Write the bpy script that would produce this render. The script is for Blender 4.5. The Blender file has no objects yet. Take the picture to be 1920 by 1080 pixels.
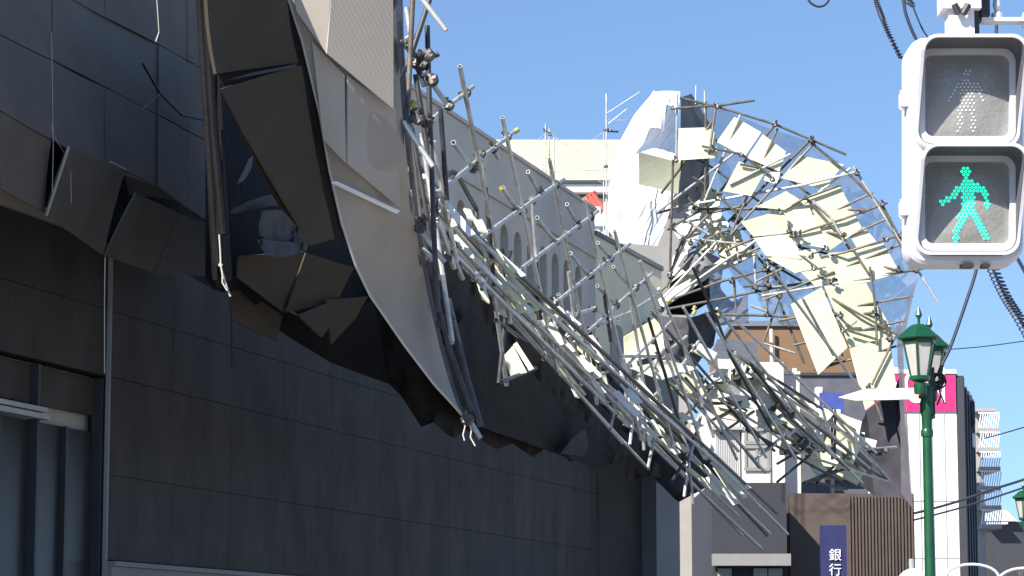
import bpy, bmesh, math, random
from mathutils import Vector, noise
random.seed(7)
S = bpy.context.scene
C = S.collection
R = math.radians

# ------------------------------------------------------------------ camera, sky, sun, exposure
FPX, CAMZ = 5000.0, 1.6
PITCH = math.atan(685 / FPX)
cam = bpy.data.objects.new('camera', bpy.data.cameras.new('camera'))
C.objects.link(cam)
cam.location = (0, 0, CAMZ)
cam.rotation_euler = (math.pi / 2 + PITCH, 0, 0)
cam.data.lens = FPX / 1920 * 36
cam.data.clip_end = 4000
S.camera = cam
SUN_EL, SUN_AZ = R(37), math.atan2(-0.669, -0.743)
SDIR = Vector((math.sin(SUN_AZ) * math.cos(SUN_EL), math.cos(SUN_AZ) * math.cos(SUN_EL), math.sin(SUN_EL)))
w = bpy.data.worlds.new('World'); S.world = w; w.use_nodes = True
wn = w.node_tree
bg = wn.nodes['Background']
sky = wn.nodes.new('ShaderNodeTexSky'); sky.sky_type = 'NISHITA'; sky.sun_disc = False
sky.sun_elevation = SUN_EL; sky.sun_rotation = SUN_AZ
sky.air_density = 1.0; sky.dust_density = 0.0; sky.ozone_density = 4.0; sky.altitude = 200
stc = wn.nodes.new('ShaderNodeTexCoord'); smp = wn.nodes.new('ShaderNodeMapping'); snm = wn.nodes.new('ShaderNodeVectorMath'); snm.operation = 'NORMALIZE'
smp.inputs['Location'].default_value = (0, 0, .13)      # clear winter air: the deep blue comes down close to the horizon
wn.links.new(stc.outputs['Generated'], smp.inputs[0]); wn.links.new(smp.outputs[0], snm.inputs[0]); wn.links.new(snm.outputs[0], sky.inputs[0])
wn.links.new(sky.outputs[0], bg.inputs[0]); bg.inputs[1].default_value = 0.10
sun = bpy.data.objects.new('sun', bpy.data.lights.new('sun', 'SUN'))
C.objects.link(sun)
sun.data.energy = 4.6; sun.data.angle = R(0.5); sun.data.color = (1, .955, .88)
sun.rotation_euler = SDIR.to_track_quat('Z', 'Y').to_euler()
sun.location = (-20, -20, 40)
S.view_settings.view_transform = 'Standard'; S.view_settings.look = 'None'
S.view_settings.exposure = 0.95; S.view_settings.gamma = 1

# ------------------------------------------------------------------ measuring helper: photo pixel + distance -> metres
cp, sp = math.cos(PITCH), math.sin(PITCH)
def P(px, py, Y):
    u, v = (px - 960) / FPX, (540 - py) / FPX
    d = Vector((u, cp - v * sp, sp + v * cp))
    return Vector((0, 0, CAMZ)) + d * (Y / d.y)

# ------------------------------------------------------------------ materials
def mat(name, col, rough=.7, metal=0., var=.12, scale=3., bump=0., bscale=20., spec=.4, stretch=None):
    m = bpy.data.materials.new(name); m.use_nodes = True
    nt = m.node_tree; b = nt.nodes['Principled BSDF']
    b.inputs['Roughness'].default_value = rough; b.inputs['Metallic'].default_value = metal
    b.inputs['Specular IOR Level'].default_value = spec
    tc = nt.nodes.new('ShaderNodeTexCoord')
    mp = nt.nodes.new('ShaderNodeMapping')
    if stretch: mp.inputs['Scale'].default_value = stretch
    nt.links.new(tc.outputs['Object'], mp.inputs[0])
    n = nt.nodes.new('ShaderNodeTexNoise'); n.inputs['Scale'].default_value = scale; n.inputs['Detail'].default_value = 6
    n.inputs['Roughness'].default_value = .65
    nt.links.new(mp.outputs[0], n.inputs['Vector'])
    r = nt.nodes.new('ShaderNodeValToRGB')
    r.color_ramp.elements[0].position = .3; r.color_ramp.elements[1].position = .7
    lo = [max(0, c * (1 - var)) for c in col]; hi = [min(1, c * (1 + var)) for c in col]
    r.color_ramp.elements[0].color = (*lo, 1); r.color_ramp.elements[1].color = (*hi, 1)
    nt.links.new(n.outputs['Fac'], r.inputs[0]); nt.links.new(r.outputs[0], b.inputs['Base Color'])
    if bump:
        n2 = nt.nodes.new('ShaderNodeTexNoise'); n2.inputs['Scale'].default_value = bscale; n2.inputs['Detail'].default_value = 4
        nt.links.new(mp.outputs[0], n2.inputs['Vector'])
        bp = nt.nodes.new('ShaderNodeBump'); bp.inputs['Strength'].default_value = bump; bp.inputs['Distance'].default_value = .02
        nt.links.new(n2.outputs['Fac'], bp.inputs['Height']); nt.links.new(bp.outputs[0], b.inputs['Normal'])
    return m

def mesh_cloth(name, col, alpha, trans=.4):
    """woven sheet: part see-through, part scattering, part letting light through"""
    m = bpy.data.materials.new(name); m.use_nodes = True
    nt = m.node_tree; nt.nodes.remove(nt.nodes['Principled BSDF'])
    out = nt.nodes['Material Output']
    tr = nt.nodes.new('ShaderNodeBsdfTransparent')
    df = nt.nodes.new('ShaderNodeBsdfDiffuse'); tl = nt.nodes.new('ShaderNodeBsdfTranslucent')
    n = nt.nodes.new('ShaderNodeTexNoise'); n.inputs['Scale'].default_value = 2.2; n.inputs['Detail'].default_value = 5
    tc = nt.nodes.new('ShaderNodeTexCoord'); nt.links.new(tc.outputs['Object'], n.inputs['Vector'])
    r = nt.nodes.new('ShaderNodeValToRGB')
    r.color_ramp.elements[0].position = .3; r.color_ramp.elements[1].position = .7
    r.color_ramp.elements[0].color = (*[c * .85 for c in col], 1); r.color_ramp.elements[1].color = (*[min(1, c * 1.12) for c in col], 1)
    nt.links.new(n.outputs['Fac'], r.inputs[0])
    for s_ in (df, tl): nt.links.new(r.outputs[0], s_.inputs['Color'])
    mx = nt.nodes.new('ShaderNodeMixShader'); mx.inputs[0].default_value = trans
    nt.links.new(df.outputs[0], mx.inputs[1]); nt.links.new(tl.outputs[0], mx.inputs[2])
    m2 = nt.nodes.new('ShaderNodeMixShader'); m2.inputs[0].default_value = 1 - alpha
    wv = nt.nodes.new('ShaderNodeTexNoise'); wv.inputs['Scale'].default_value = 7; wv.inputs['Detail'].default_value = 8; wv.inputs['Roughness'].default_value = .75
    nt.links.new(tc.outputs['Object'], wv.inputs['Vector'])
    mr = nt.nodes.new('ShaderNodeMapRange'); mr.inputs[1].default_value = .3; mr.inputs[2].default_value = .7
    mr.inputs[3].default_value = min(1, 1 - alpha + .14); mr.inputs[4].default_value = max(0, 1 - alpha - .14)
    nt.links.new(wv.outputs['Fac'], mr.inputs[0]); nt.links.new(mr.outputs[0], m2.inputs[0])
    nt.links.new(mx.outputs[0], m2.inputs[1]); nt.links.new(tr.outputs[0], m2.inputs[2])
    nt.links.new(m2.outputs[0], out.inputs[0])
    return m

def glow(name, col, e):
    m = bpy.data.materials.new(name); m.use_nodes = True
    b = m.node_tree.nodes['Principled BSDF']
    b.inputs['Base Color'].default_value = (*col, 1)
    b.inputs['Emission Color'].default_value = (*col, 1); b.inputs['Emission Strength'].default_value = e
    return m

def weave(m, scale, strength, cvar=.0):
    """adds a fine woven relief to a Principled material"""
    nt = m.node_tree; b = nt.nodes['Principled BSDF']
    tc = nt.nodes.new('ShaderNodeTexCoord')
    wv = nt.nodes.new('ShaderNodeTexWave'); wv.inputs['Scale'].default_value = scale; wv.bands_direction = 'DIAGONAL'
    wv.inputs['Distortion'].default_value = 2.5; wv.inputs['Detail'].default_value = 2
    nt.links.new(tc.outputs['Object'], wv.inputs['Vector'])
    bp = nt.nodes.new('ShaderNodeBump'); bp.inputs['Strength'].default_value = strength; bp.inputs['Distance'].default_value = .01
    nt.links.new(wv.outputs['Fac'], bp.inputs['Height']); nt.links.new(bp.outputs[0], b.inputs['Normal'])

M = {}
M['pipe'] = mat('galvanised_pipe', (.50, .49, .455), .42, .3, .4, 6, .15, 30)
M['pipe_bright'] = mat('bright_pipe', (.62, .61, .58), .35, .45, .2, 6)
M['pipe_dark'] = mat('dark_pipe', (.06, .058, .06), .5, .3, .4, 6)  # near-black tone of the scaffold pipe
M['pipe_rust'] = mat('stained_pipe', (.17, .14, .115), .55, .25, .5, 5)
M['clamp'] = mat('clamp_steel', (.12, .115, .11), .5, .6, .4, 12)
M['pipe_olive'] = mat('dull_olive_pipe', (.135, .128, .105), .5, .25, .35, 6)
M['tarp_mid'] = mat('charcoal_tarp', (.075, .073, .078), .75, 0, .3, 1.6, .3, 4, spec=.08)
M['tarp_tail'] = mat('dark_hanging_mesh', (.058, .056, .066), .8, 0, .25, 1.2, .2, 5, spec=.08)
M['yellow'] = mat('yellow_cap', (.36, .33, .07), .5)
M['panel'] = mat('cream_panel', (.70, .68, .46), .6, 0, .09, .9, .2, 9)
M['panel_aged'] = mat('aged_cream_panel', (.62, .61, .42), .6, 0, .10, .9, .2, 9)
M['panel_white'] = mat('pale_panel', (.68, .67, .55), .6, 0, .10, 1.5, .12, 6)
M['panel_green'] = mat('grey_green_panel', (.40, .41, .30), .6, 0, .1, 2)
M['panel_dark'] = mat('grey_barrier_panel', (.155, .135, .118), .75, 0, .16, 1.3, .1, 5, spec=.08)
M['panel_shade'] = mat('slate_barrier_panel', (.185, .152, .128), .7, 0, .14, .9, .12, 3, spec=.08)
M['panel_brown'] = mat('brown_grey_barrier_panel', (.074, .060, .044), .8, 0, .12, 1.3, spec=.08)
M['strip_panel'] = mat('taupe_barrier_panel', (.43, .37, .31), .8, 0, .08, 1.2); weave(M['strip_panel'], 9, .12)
M['strip_sheet'] = mat('taupe_sheet', (.37, .315, .265), .85, 0, .1, 1.5)
M['seam'] = mat('dark_seam', (.045, .040, .037), .8, spec=.08)
M['tarp_dark'] = mat('dark_tarp', (.024, .018, .015), .7, 0, .3, 1.2, .7, 9, spec=.08)
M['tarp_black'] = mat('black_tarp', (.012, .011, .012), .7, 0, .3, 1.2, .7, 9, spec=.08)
M['tarp_blue'] = mat('bluish_tarp', (.040, .044, .053), .7, 0, .25, 2, .3, 5)
M['tarp_grey'] = mat('grey_tarp', (.22, .22, .225), .7, 0, .25, 2, .3, 5)
M['tarp_white'] = mat('white_tarp', (.86, .86, .87), .6, 0, .04, 1.2, .1, 4)
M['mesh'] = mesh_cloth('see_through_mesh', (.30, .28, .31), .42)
M['mesh_dense'] = mesh_cloth('dense_mesh', (.16, .15, .175), .82, .25)
M['mesh_dark'] = mesh_cloth('dark_mesh', (.10, .098, .115), .93, .15)
M['wall_pale'] = mat('pale_render', (.60, .54, .46), .85, 0, .10, .6, .15, 12, stretch=(1, 1, .35))
M['wall_warm'] = mat('warm_pale_render', (.92, .80, .56), .85, 0, .10, .8, .15, 12, stretch=(1, 1, .35))
M['clad'] = mat('dark_cladding', (.080, .067, .058), .65, 0, .34, 1.3, .08, 3, stretch=(1, 1, .4), spec=.08)
M['fascia'] = mat('light_grey_fascia', (.30, .275, .245), .7, 0, .12, 1)
M['window_blind'] = mat('blinded_window', (.36, .345, .32), .35, 0, .12, 1)
M['glass_dark'] = mat('dark_glass', (.040, .037, .035), .32, 0, .3, .6, spec=.25)
M['frame_white'] = mat('aluminium_frame', (.5, .49, .46), .5, .1, .1)
M['frame_dark'] = mat('dark_frame', (.05, .05, .055), .5)
M['cream_wall'] = mat('cream_siding', (.535, .51, .315), .75, 0, .05, .5)
M['grey_wall'] = mat('grey_wall', (.26, .25, .235), .8, 0, .1, 1)
M['white_wall'] = mat('white_wall', (.82, .81, .79), .7, 0, .04, .3)
M['shop_white'] = mat('white_shop_wall', (.84, .83, .80), .6, 0, .03, .2)
M['magenta'] = mat('magenta_sign', (.72, .03, .16), .5, 0, .05, .3)
M['letters'] = mat('white_letters', (.85, .85, .85), .4, 0, .02)
M['slate_side'] = mat('slate_metal_wall', (.038, .039, .048), .7, .0, .12, .4)
M['conc'] = mat('concrete', (.34, .335, .33), .85, 0, .12, 1, .2, 10)
M['brown'] = mat('brown_wall', (.21, .125, .072), .8, 0, .14, .5)
M['capblue'] = mat('blue_grey_coping', (.17, .19, .24), .5)
M['pink'] = mat('pinkish_render', (.66, .57, .50), .8, 0, .06, .6)
M['pinkwhite'] = mat('off_white_render', (.72, .67, .62), .8, 0, .06, .6)
M['slate'] = mat('slate_roof', (.10, .105, .125), .7, 0, .2, 2)
M['shutter'] = mat('ribbed_shutter', (.55, .53, .50), .5, .2, .1, 1)
M['navy'] = mat('navy_sign', (.025, .028, .10), .5, 0, .1)
M['bluesign'] = mat('blue_sign', (.06, .08, .30), .5, 0, .1)
M['redtile'] = mat('red_tile', (.52, .10, .07), .6, 0, .2, 4)
M['green'] = mat('green_paint', (.007, .07, .027), .35, .0, .22, 5, .12, 40, spec=.5)
M['lampglass'] = mat('frosted_glass', (.46, .43, .40), .35, 0, .12, 3)
M['signal'] = mat('signal_white', (.62, .61, .635), .45, 0, .09, 3, .06, 60)
M['signal_in'] = mat('visor_inside', (.11, .11, .12), .7)
M['lens'] = mat('signal_lens', (.26, .25, .235), .4, 0, .12, 12, .22, 60, spec=.6)
M['led_off'] = mat('unlit_led', (.70, .68, .64), .4)
M['led_on'] = glow('lit_green_led', (.012, .80, .46), .72)
M['cable'] = mat('black_cable', (.025, .03, .05), .5)
M['rope'] = mat('pale_rope', (.55, .52, .46), .9)
M['asphalt'] = mat('asphalt', (.24, .222, .195), .9, 0, .2, 2, .3, 60)
M['paving'] = mat('paving', (.36, .33, .29), .85, 0, .15, 3)
M['bark'] = mat('bare_wood', (.15, .125, .11), .9, 0, .25, 2)
M['snow'] = mat('snow', (.85, .86, .88), .6, 0, .03)
M['hill'] = mat('brown_hill', (.14, .115, .105), .95, 0, .35, .3, .6, 2)
M['black'] = mat('black_box', (.03, .03, .032), .5)

# ------------------------------------------------------------------ mesh builder
class MB:
    def __init__(self): self.v = []; self.f = []
    def add(self, vs, fs):
        o = len(self.v); self.v += [Vector(x) for x in vs]; self.f += [tuple(i + o for i in f) for f in fs]; return self
    def box8(self, b, t):
        return self.add(list(b) + list(t), [(3, 2, 1, 0), (4, 5, 6, 7), (0, 1, 5, 4), (1, 2, 6, 5), (2, 3, 7, 6), (3, 0, 4, 7)])
    def box(self, x0, x1, y0, y1, z0, z1):
        return self.box8([(x0, y0, z0), (x1, y0, z0), (x1, y1, z0), (x0, y1, z0)], [(x0, y0, z1), (x1, y0, z1), (x1, y1, z1), (x0, y1, z1)])
    def tube(self, a, b, r, n=8, r2=None, hollow=False):
        a, b = Vector(a), Vector(b); d = (b - a)
        if d.length < 1e-5: return self
        d.normalize(); u = d.orthogonal().normalized(); w_ = d.cross(u); r2 = r if r2 is None else r2
        ring = lambda c, rr: [c + (u * math.cos(t) + w_ * math.sin(t)) * rr for t in [2 * math.pi * i / n for i in range(n)]]
        vs = ring(a, r) + ring(b, r2)
        fs = [(i, (i + 1) % n, n + (i + 1) % n, n + i) for i in range(n)]
        if hollow:
            vs += ring(a, r * .78) + ring(b, r2 * .78) + ring(a + d * .06, r * .78) + ring(b - d * .06, r2 * .78)
            for i in range(n):
                j = (i + 1) % n
                fs += [(j, i, 2 * n + i, 2 * n + j), (n + i, n + j, 3 * n + j, 3 * n + i),
                       (2 * n + j, 2 * n + i, 4 * n + i, 4 * n + j), (3 * n + i, 3 * n + j, 5 * n + j, 5 * n + i)]
            fs += [tuple(range(5 * n - 1, 4 * n - 1, -1)), tuple(range(5 * n, 6 * n))]
        else:
            fs += [tuple(range(n - 1, -1, -1)), tuple(range(n, 2 * n))]
        return self.add(vs, fs)
    def path(self, pts, r, n=6):
        pts = [Vector(p) for p in pts]; vs = []; fs = []
        u = None
        for i, p in enumerate(pts):
            d = (pts[min(i + 1, len(pts) - 1)] - pts[max(i - 1, 0)]).normalized()
            u = d.orthogonal().normalized() if u is None else (u - d * u.dot(d)).normalized()
            w_ = d.cross(u)
            vs += [p + (u * math.cos(2 * math.pi * k / n) + w_ * math.sin(2 * math.pi * k / n)) * r for k in range(n)]
        for i in range(len(pts) - 1):
            for k in range(n):
                fs.append((i * n + k, i * n + (k + 1) % n, (i + 1) * n + (k + 1) % n, (i + 1) * n + k))
        fs += [tuple(range(n - 1, -1, -1)), tuple(range((len(pts) - 1) * n, len(pts) * n))]
        return self.add(vs, fs)
    def prism(self, pts, ext):
        """closed outline pts (3D, planar) pushed along ext"""
        n = len(pts); pts = [Vector(p) for p in pts]; e = Vector(ext)
        return self.add(pts + [p + e for p in pts], [tuple(range(n - 1, -1, -1)), tuple(range(n, 2 * n))] +
                        [(i, (i + 1) % n, n + (i + 1) % n, n + i) for i in range(n)])
    def lathe(self, c, prof, n=16, rot=0., tilt=None):
        vs = []; c = Vector(c)
        for (r, z) in prof:
            for k in range(n):
                t = 2 * math.pi * k / n + rot
                vs.append(c + Vector((r * math.cos(t), r * math.sin(t), z)))
        fs = []
        for i in range(len(prof) - 1):
            for k in range(n):
                fs.append((i * n + k, i * n + (k + 1) % n, (i + 1) * n + (k + 1) % n, (i + 1) * n + k))
        fs += [tuple(range(n - 1, -1, -1)), tuple(range((len(prof) - 1) * n, len(prof) * n))]
        return self.add(vs, fs)
    def grid(self, fn, nu, nv, thick=0.):
        """sheet fn(u,v)->Vector; with thickness a closed slab"""
        vs = [fn(i / nu, j / nv) for j in range(nv + 1) for i in range(nu + 1)]
        q = lambda i, j: j * (nu + 1) + i
        fs = [(q(i, j), q(i + 1, j), q(i + 1, j + 1), q(i, j + 1)) for j in range(nv) for i in range(nu)]
        if thick:
            N = len(vs); nn = [Vector() for _ in vs]
            for f in fs:
                k = (vs[f[1]] - vs[f[0]]).cross(vs[f[3]] - vs[f[0]])
                for i in f: nn[i] += k
            vs = vs + [v + k.normalized() * thick for v, k in zip(vs, nn)]
            rim = [q(i, 0) for i in range(nu + 1)] + [q(nu, j) for j in range(1, nv + 1)] + [q(i, nv) for i in range(nu - 1, -1, -1)] + [q(0, j) for j in range(nv - 1, 0, -1)]
            fs = [tuple(reversed(f)) for f in fs] + [tuple(i + N for i in f) for f in fs] + [(rim[k], rim[(k + 1) % len(rim)], rim[(k + 1) % len(rim)] + N, rim[k] + N) for k in range(len(rim))]
        return self.add(vs, fs)
    def build(self, name, m, parent=None, smooth=False, label=None):
        me = bpy.data.meshes.new(name)
        off = Vector()
        q = parent
        while q is not None: off += q.location; q = q.parent
        me.from_pydata([v - off for v in self.v], [], self.f)
        bm = bmesh.new(); bm.from_mesh(me); bmesh.ops.recalc_face_normals(bm, faces=bm.faces); bm.to_mesh(me); bm.free()
        me.materials.append(m)
        if smooth:
            for p in me.polygons: p.use_smooth = True
            me.set_sharp_from_angle(angle=R(40))
        me.update()
        o = bpy.data.objects.new(name, me); C.objects.link(o)
        if parent is not None: o.parent = parent
        if label: o['label'] = label
        return o

def thing(name, label, cat, loc, group=None):
    o = bpy.data.objects.new(name, None); C.objects.link(o); o.location = loc; o.empty_display_size = .2
    o['label'] = label; o['category'] = cat
    if group: o['group'] = group
    return o
def tag(o, label, cat, group=None):
    o['label'] = label; o['category'] = cat
    if group: o['group'] = group
    return o
def struct(o): o['kind'] = 'structure'; return o

def lerp(a, b, t): return a + (b - a) * t
def poly_at(pts, t):
    """point at fraction t (by count) of a polyline of tuples"""
    x = t * (len(pts) - 1); i = min(int(x), len(pts) - 2); f = x - i
    return tuple(lerp(a, b, f) for a, b in zip(pts[i], pts[i + 1]))
def crumple(p, amp, sc):
    return Vector((0, -1, 0)) * amp * (noise.noise(p * sc) + .5 * noise.noise(p * sc * 2.3 + Vector((7, 3, 1))) + .22 * noise.noise(p * sc * 6.1))
def loft(A, B, nu, nv, amp=0., sc=1., thick=.0, smoothv=None):
    """sheet hung between two measured edges A and B (px, py, metres away)"""
    def fn(u, v):
        a, b = poly_at(A, u), poly_at(B, u)
        p = P(*[lerp(x, y, v) for x, y in zip(a, b)])
        e = 1.0
        return p + crumple(p, amp * e, sc) if amp else p
    return MB().grid(fn, nu, nv, thick)
def panel(q, Y, thick=.022, bow=.0, n=4):
    """a barrier panel from its four measured corners; Y is one distance or four"""
    Ys = Y if isinstance(Y, (list, tuple)) else [Y] * 4
    c = [P(x, y, d) for (x, y), d in zip(q, Ys)]
    nrm = (c[1] - c[0]).cross(c[3] - c[0]).normalized()
    def fn(u, v):
        p = c[0].lerp(c[1], u).lerp(c[3].lerp(c[2], u), v)
        return p + nrm * bow * 4 * (u * (1 - u) + v * (1 - v)) * .5
    return MB().grid(fn, n, n, thick)
PR = .0243
def pole(pts, Y, parent, m='pipe', r=PR, name='pole'):
    """straight or bent scaffold pipe through measured points; Y function or list"""
    ps = [P(x, y, (Y(x, y) if callable(Y) else (Y[i] if isinstance(Y, (list, tuple)) else Y))) for i, (x, y) in enumerate(pts)]
    b = MB()
    if len(ps) == 2: b.tube(ps[0], ps[1], r, 10, hollow=True)
    else: b.path(ps, r, 8)
    return b.build(name, M[m], parent, True)
def clamp(px, py, Y, parent, s=1.0):
    p = P(px, py, Y); b = MB()
    a = random.uniform(0, 3.1)
    for k in range(2):
        d = Vector((math.cos(a + k * 1.4), .3, math.sin(a + k * 1.4))).normalized()
        b.tube(p - d * .045 * s, p + d * .045 * s, .036 * s, 8)
    d = Vector((math.cos(a + .7), -.6, math.sin(a + .7))).normalized()
    b.tube(p, p + d * .095 * s, .013 * s, 6)
    b.tube(p + d * .07 * s, p + d * .09 * s, .021 * s, 6)
    return b.build('clamp', M['clamp'], parent)

# ------------------------------------------------------------------ ground
struct(MB().add([(-1500, -60, 0), (1500, -60, 0), (1500, 2500, 0), (-1500, 2500, 0)], [(0, 1, 2, 3)]).build('road', M['asphalt']))

# ------------------------------------------------------------------ the arched building (facade runs away to the right)
FO, FD, FN = Vector((-1.44, 45, 0)), Vector((.2678, .9635, 0)), Vector((.9635, -.2678, 0))
def fac(s, z, off=0.): return FO + FD * s + FN * off + Vector((0, 0, z))
def fac_s(px):
    u = (px - 960) / FPX
    return (u * FO.y - FO.x) / (FD.x - u * FD.y)
def fac_z(px, py):
    s = fac_s(px); y = FO.y + FD.y * s
    return P(px, py, y).z
def fbox(mb, s0, s1, z0, z1, o0, o1):
    return mb.box8([fac(s0, z0, o0), fac(s1, z0, o0), fac(s1, z0, o1), fac(s0, z0, o1)], [fac(s0, z1, o0), fac(s1, z1, o0), fac(s1, z1, o1), fac(s0, z1, o1)])
struct(fbox(MB(), -60, 60, .0, .14, 0, 3.2).build('pavement', M['paving']))
ROOF = 11.02; ZC = 6.55
SE = fac_s(1117); S0 = -30
arched = thing('arched_building', 'long pale building with a row of tall arched windows and dark cladding below', 'building', fac(0, 0, -6))
wb = MB()
fbox(wb, S0, SE, 0, ROOF, -14, -.2)
WT, WB, WW = 9.62, 7.15, .56
sp_w = .95; sc0 = fac_s(1042)
cents = [sc0 + sp_w * k for k in range(-16, 5) if sc0 + sp_w * k < SE - 1.0]
# front leaf of the wall with real arched openings
def arch_pts(c, z0, z1, w_, n=8):
    r = w_ / 2; zs = z1 - r
    return [(c - r, z0), (c - r, zs)] + [(c - r * math.cos(math.pi * k / n), zs + r * math.sin(math.pi * k / n)) for k in range(1, n)] + [(c + r, zs), (c + r, z0)]
edge = S0
for c in cents:
    l, r_ = c - sp_w / 2, c + sp_w / 2
    a = arch_pts(c, WB, WT, WW)
    if l > edge + 1e-3:
        wb.add([fac(edge, ZC - .2), fac(l, ZC - .2), fac(l, ROOF), fac(edge, ROOF)], [(0, 1, 2, 3)])
    wb.add([fac(l, ZC - .2), fac(r_, ZC - .2), fac(r_, WB), fac(l, WB)], [(0, 1, 2, 3)])
    wb.add([fac(l, WB), fac(a[0][0], WB), fac(*a[1]), fac(l, a[1][1])], [(0, 1, 2, 3)])
    wb.add([fac(a[-1][0], WB), fac(r_, WB), fac(r_, a[-2][1]), fac(*a[-2])], [(0, 1, 2, 3)])
    zs = a[1][1]
    half = len(a) // 2
    up = a[1:-1]
    for k in range(len(up) - 1):
        (s1, z1), (s2, z2) = up[k], up[k + 1]
        wb.add([fac(s1, z1), fac(s2, z2), fac(s2, WT + .05), fac(s1, WT + .05)], [(0, 1, 2, 3)])
    wb.add([fac(l, zs), fac(a[1][0], zs), fac(a[1][0], WT + .05), fac(l, WT + .05)], [(0, 1, 2, 3)])
    wb.add([fac(a[-2][0], zs), fac(r_, zs), fac(r_, WT + .05), fac(a[-2][0], WT + .05)], [(0, 1, 2, 3)])
    wb.add([fac(l, WT + .05), fac(r_, WT + .05), fac(r_, ROOF), fac(l, ROOF)], [(0, 1, 2, 3)])
    for k in range(len(a)):
        (s1, z1), (s2, z2) = a[k], a[(k + 1) % len(a)]
        wb.add([fac(s1, z1), fac(s2, z2), fac(s2, z2, -.17), fac(s1, z1, -.17)], [(0, 1, 2, 3)])
    edge = r_
wb.add([fac(edge, ZC - .2), fac(SE, ZC - .2), fac(SE, ROOF), fac(edge, ROOF)], [(0, 1, 2, 3)])
wb.build('wall', M['wall_pale'], arched)
for c in cents:
    a = arch_pts(c, WB, WT, WW - .004)
    w_ = MB().prism([fac(s_, z_, -.15) for s_, z_ in a], FN * -.03).build('window', M['window_blind'], arched)
    fr = MB(); fbox(fr, c - .02, c + .02, WB, WT - .01, -.149, -.12); fbox(fr, c - WW / 2, c + WW / 2, 8.4, 8.44, -.149, -.125)
    fr.build('glazing_bar', M['grey_wall'], w_)
cap = MB(); fbox(cap, S0, SE + .05, ROOF + .003, ROOF + .07, -14, .05)
cap.build('coping', M['wall_pale'], arched)
st = MB(); fbox(st, S0, SE, 9.98, 10.06, .003, .05)
st.build('string_course', M['wall_pale'], arched)
# dark cladding of the lower floors, with panel seams
SL = fac_s(190)   # the shop window ends here
ZL = 4.94
cl = MB(); seam = MB()
zs_ = [2.72, 3.75, 4.94, 5.75, ZC]
s_cols = [SL + k * 2.05 for k in range(0, 14)]
for i in range(len(zs_) - 1):
    for k in range(len(s_cols)):
        s1, s2 = s_cols[k], (s_cols[k + 1] if k + 1 < len(s_cols) else SE)
        if s1 >= SE: continue
        s2 = min(s2, SE)
        j = random.uniform(0, .004)
        fbox(cl, s1 + .004, s2 - .004, zs_[i] + .004, zs_[i + 1] - .004, -.1, .05 + j)
    for k in range(6):
        s2 = SL - k * 2.05; s1 = s2 - 2.05
        if i >= 2: fbox(cl, s1 + .004, s2 - .004, zs_[i] + .004, zs_[i + 1] - .004, -.1, .05 + random.uniform(0, .004))
cl.build('cladding', M['clad'], arched)
fbox(seam, S0, SE, 4.94, ZC, -.19, .02); fbox(seam, SL, SE, 0, 4.935, -.19, .02)
seam.build('cladding_backing', M['seam'], arched)
tr = MB(); fbox(tr, SL - .035, SL + .005, 0.2, 6.5, .05, .10); tr.build('corner_trim', M['conc'], arched)
fs = MB(); fbox(fs, SL + .01, fac_s(645), .14, 2.64, .03, .16)
fbox(fs, SL + .01, fac_s(645) + .02, 2.643, 2.70, .03, .20)
fs.build('shop_fascia', M['fascia'], arched)
fs = MB(); fbox(fs, fac_s(648), SE, .14, 2.66, .03, .10); fs.build('lower_cladding', M['clad'], arched)
# tall shop window at the near end
for k in range(5):
    s2 = SL - .12 - k * 1.75; s1 = s2 - 1.68
    g = MB(); fbox(g, s1, s2, .3, 4.25, -.12, -.08); wd = g.build('shop_window', M['glass_dark'], arched)
    f = MB()
    for s_ in (s1, s1 + .84): fbox(f, s_ - .03, s_ + .03, .3, 4.25, -.079, -.01)
    f.build('mullion', M['frame_dark'], wd)
    g = MB(); fbox(g, s1, s2, 4.45, 4.9, -.12, -.06); g.build('transom_panel', M['clad'], arched)
f = MB(); fbox(f, SL - 9, SL - 1.72, 4.26, 4.32, -.05, .12); fbox(f, SL - 9, SL - 1.72, 4.345, 4.40, -.05, .09)
f.build('window_rail', M['frame_white'], arched)
f = MB()
for k in range(5): fbox(f, SL - .1 - k * 1.75, SL - .04 - k * 1.75, .2, 4.9, -.1, .03)
f.build('window_post', M['frame_dark'], arched)
# end bay turned toward the street
EA = fac(SE, 0); ED = Vector((.75, .66, 0)).normalized(); EN = Vector((.66, -.75, 0)).normalized()
eb = thing('end_bay', 'warm pale corner bay turned to the street at the far end of the arched building', 'building', EA + ED * .9)
def ef(s, z, o=0.): return EA + ED * s + EN * o + Vector((0, 0, z))
b = MB(); b.box8([ef(.01, 0, 0), ef(2.0, 0, 0), ef(2.0, 0, -8), ef(.01, 0, -8)], [ef(.01, 10.5, 0), ef(2.0, 9.9, 0), ef(2.0, 9.9, -8), ef(.01, 10.5, -8)])
b.build('wall', M['wall_warm'], eb)
for c, z1 in ((.62, 8.6), (1.25, 8.5)):
    pts = []
    for (s_, z_) in arch_pts(c, 7.2, z1, .34): pts.append(ef(s_, z_, .004))
    MB().prism(pts, EN * .03).build('arched_vent', M['window_blind'], eb)
b = MB(); b.box8([ef(0.01, 10.503, .05), ef(2.02, 9.903, .05), ef(2.02, 9.903, -8), ef(0.01, 10.503, -8)], [ef(0.01, 10.6, .05), ef(2.02, 10.0, .05), ef(2.02, 10.0, -8), ef(.01, 10.6, -8)])
b.build('coping', M['grey_wall'], eb)
b = MB(); b.box8([ef(1.3, 0, .02), ef(2.0, 0, .02), ef(2.0, 0, .5), ef(1.3, 0, .5)], [ef(1.3, 8.7, .02), ef(2.0, 8.7, .02), ef(2.0, 8.7, .5), ef(1.3, 8.7, .5)])
b.build('pier', M['grey_wall'], eb)
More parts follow.
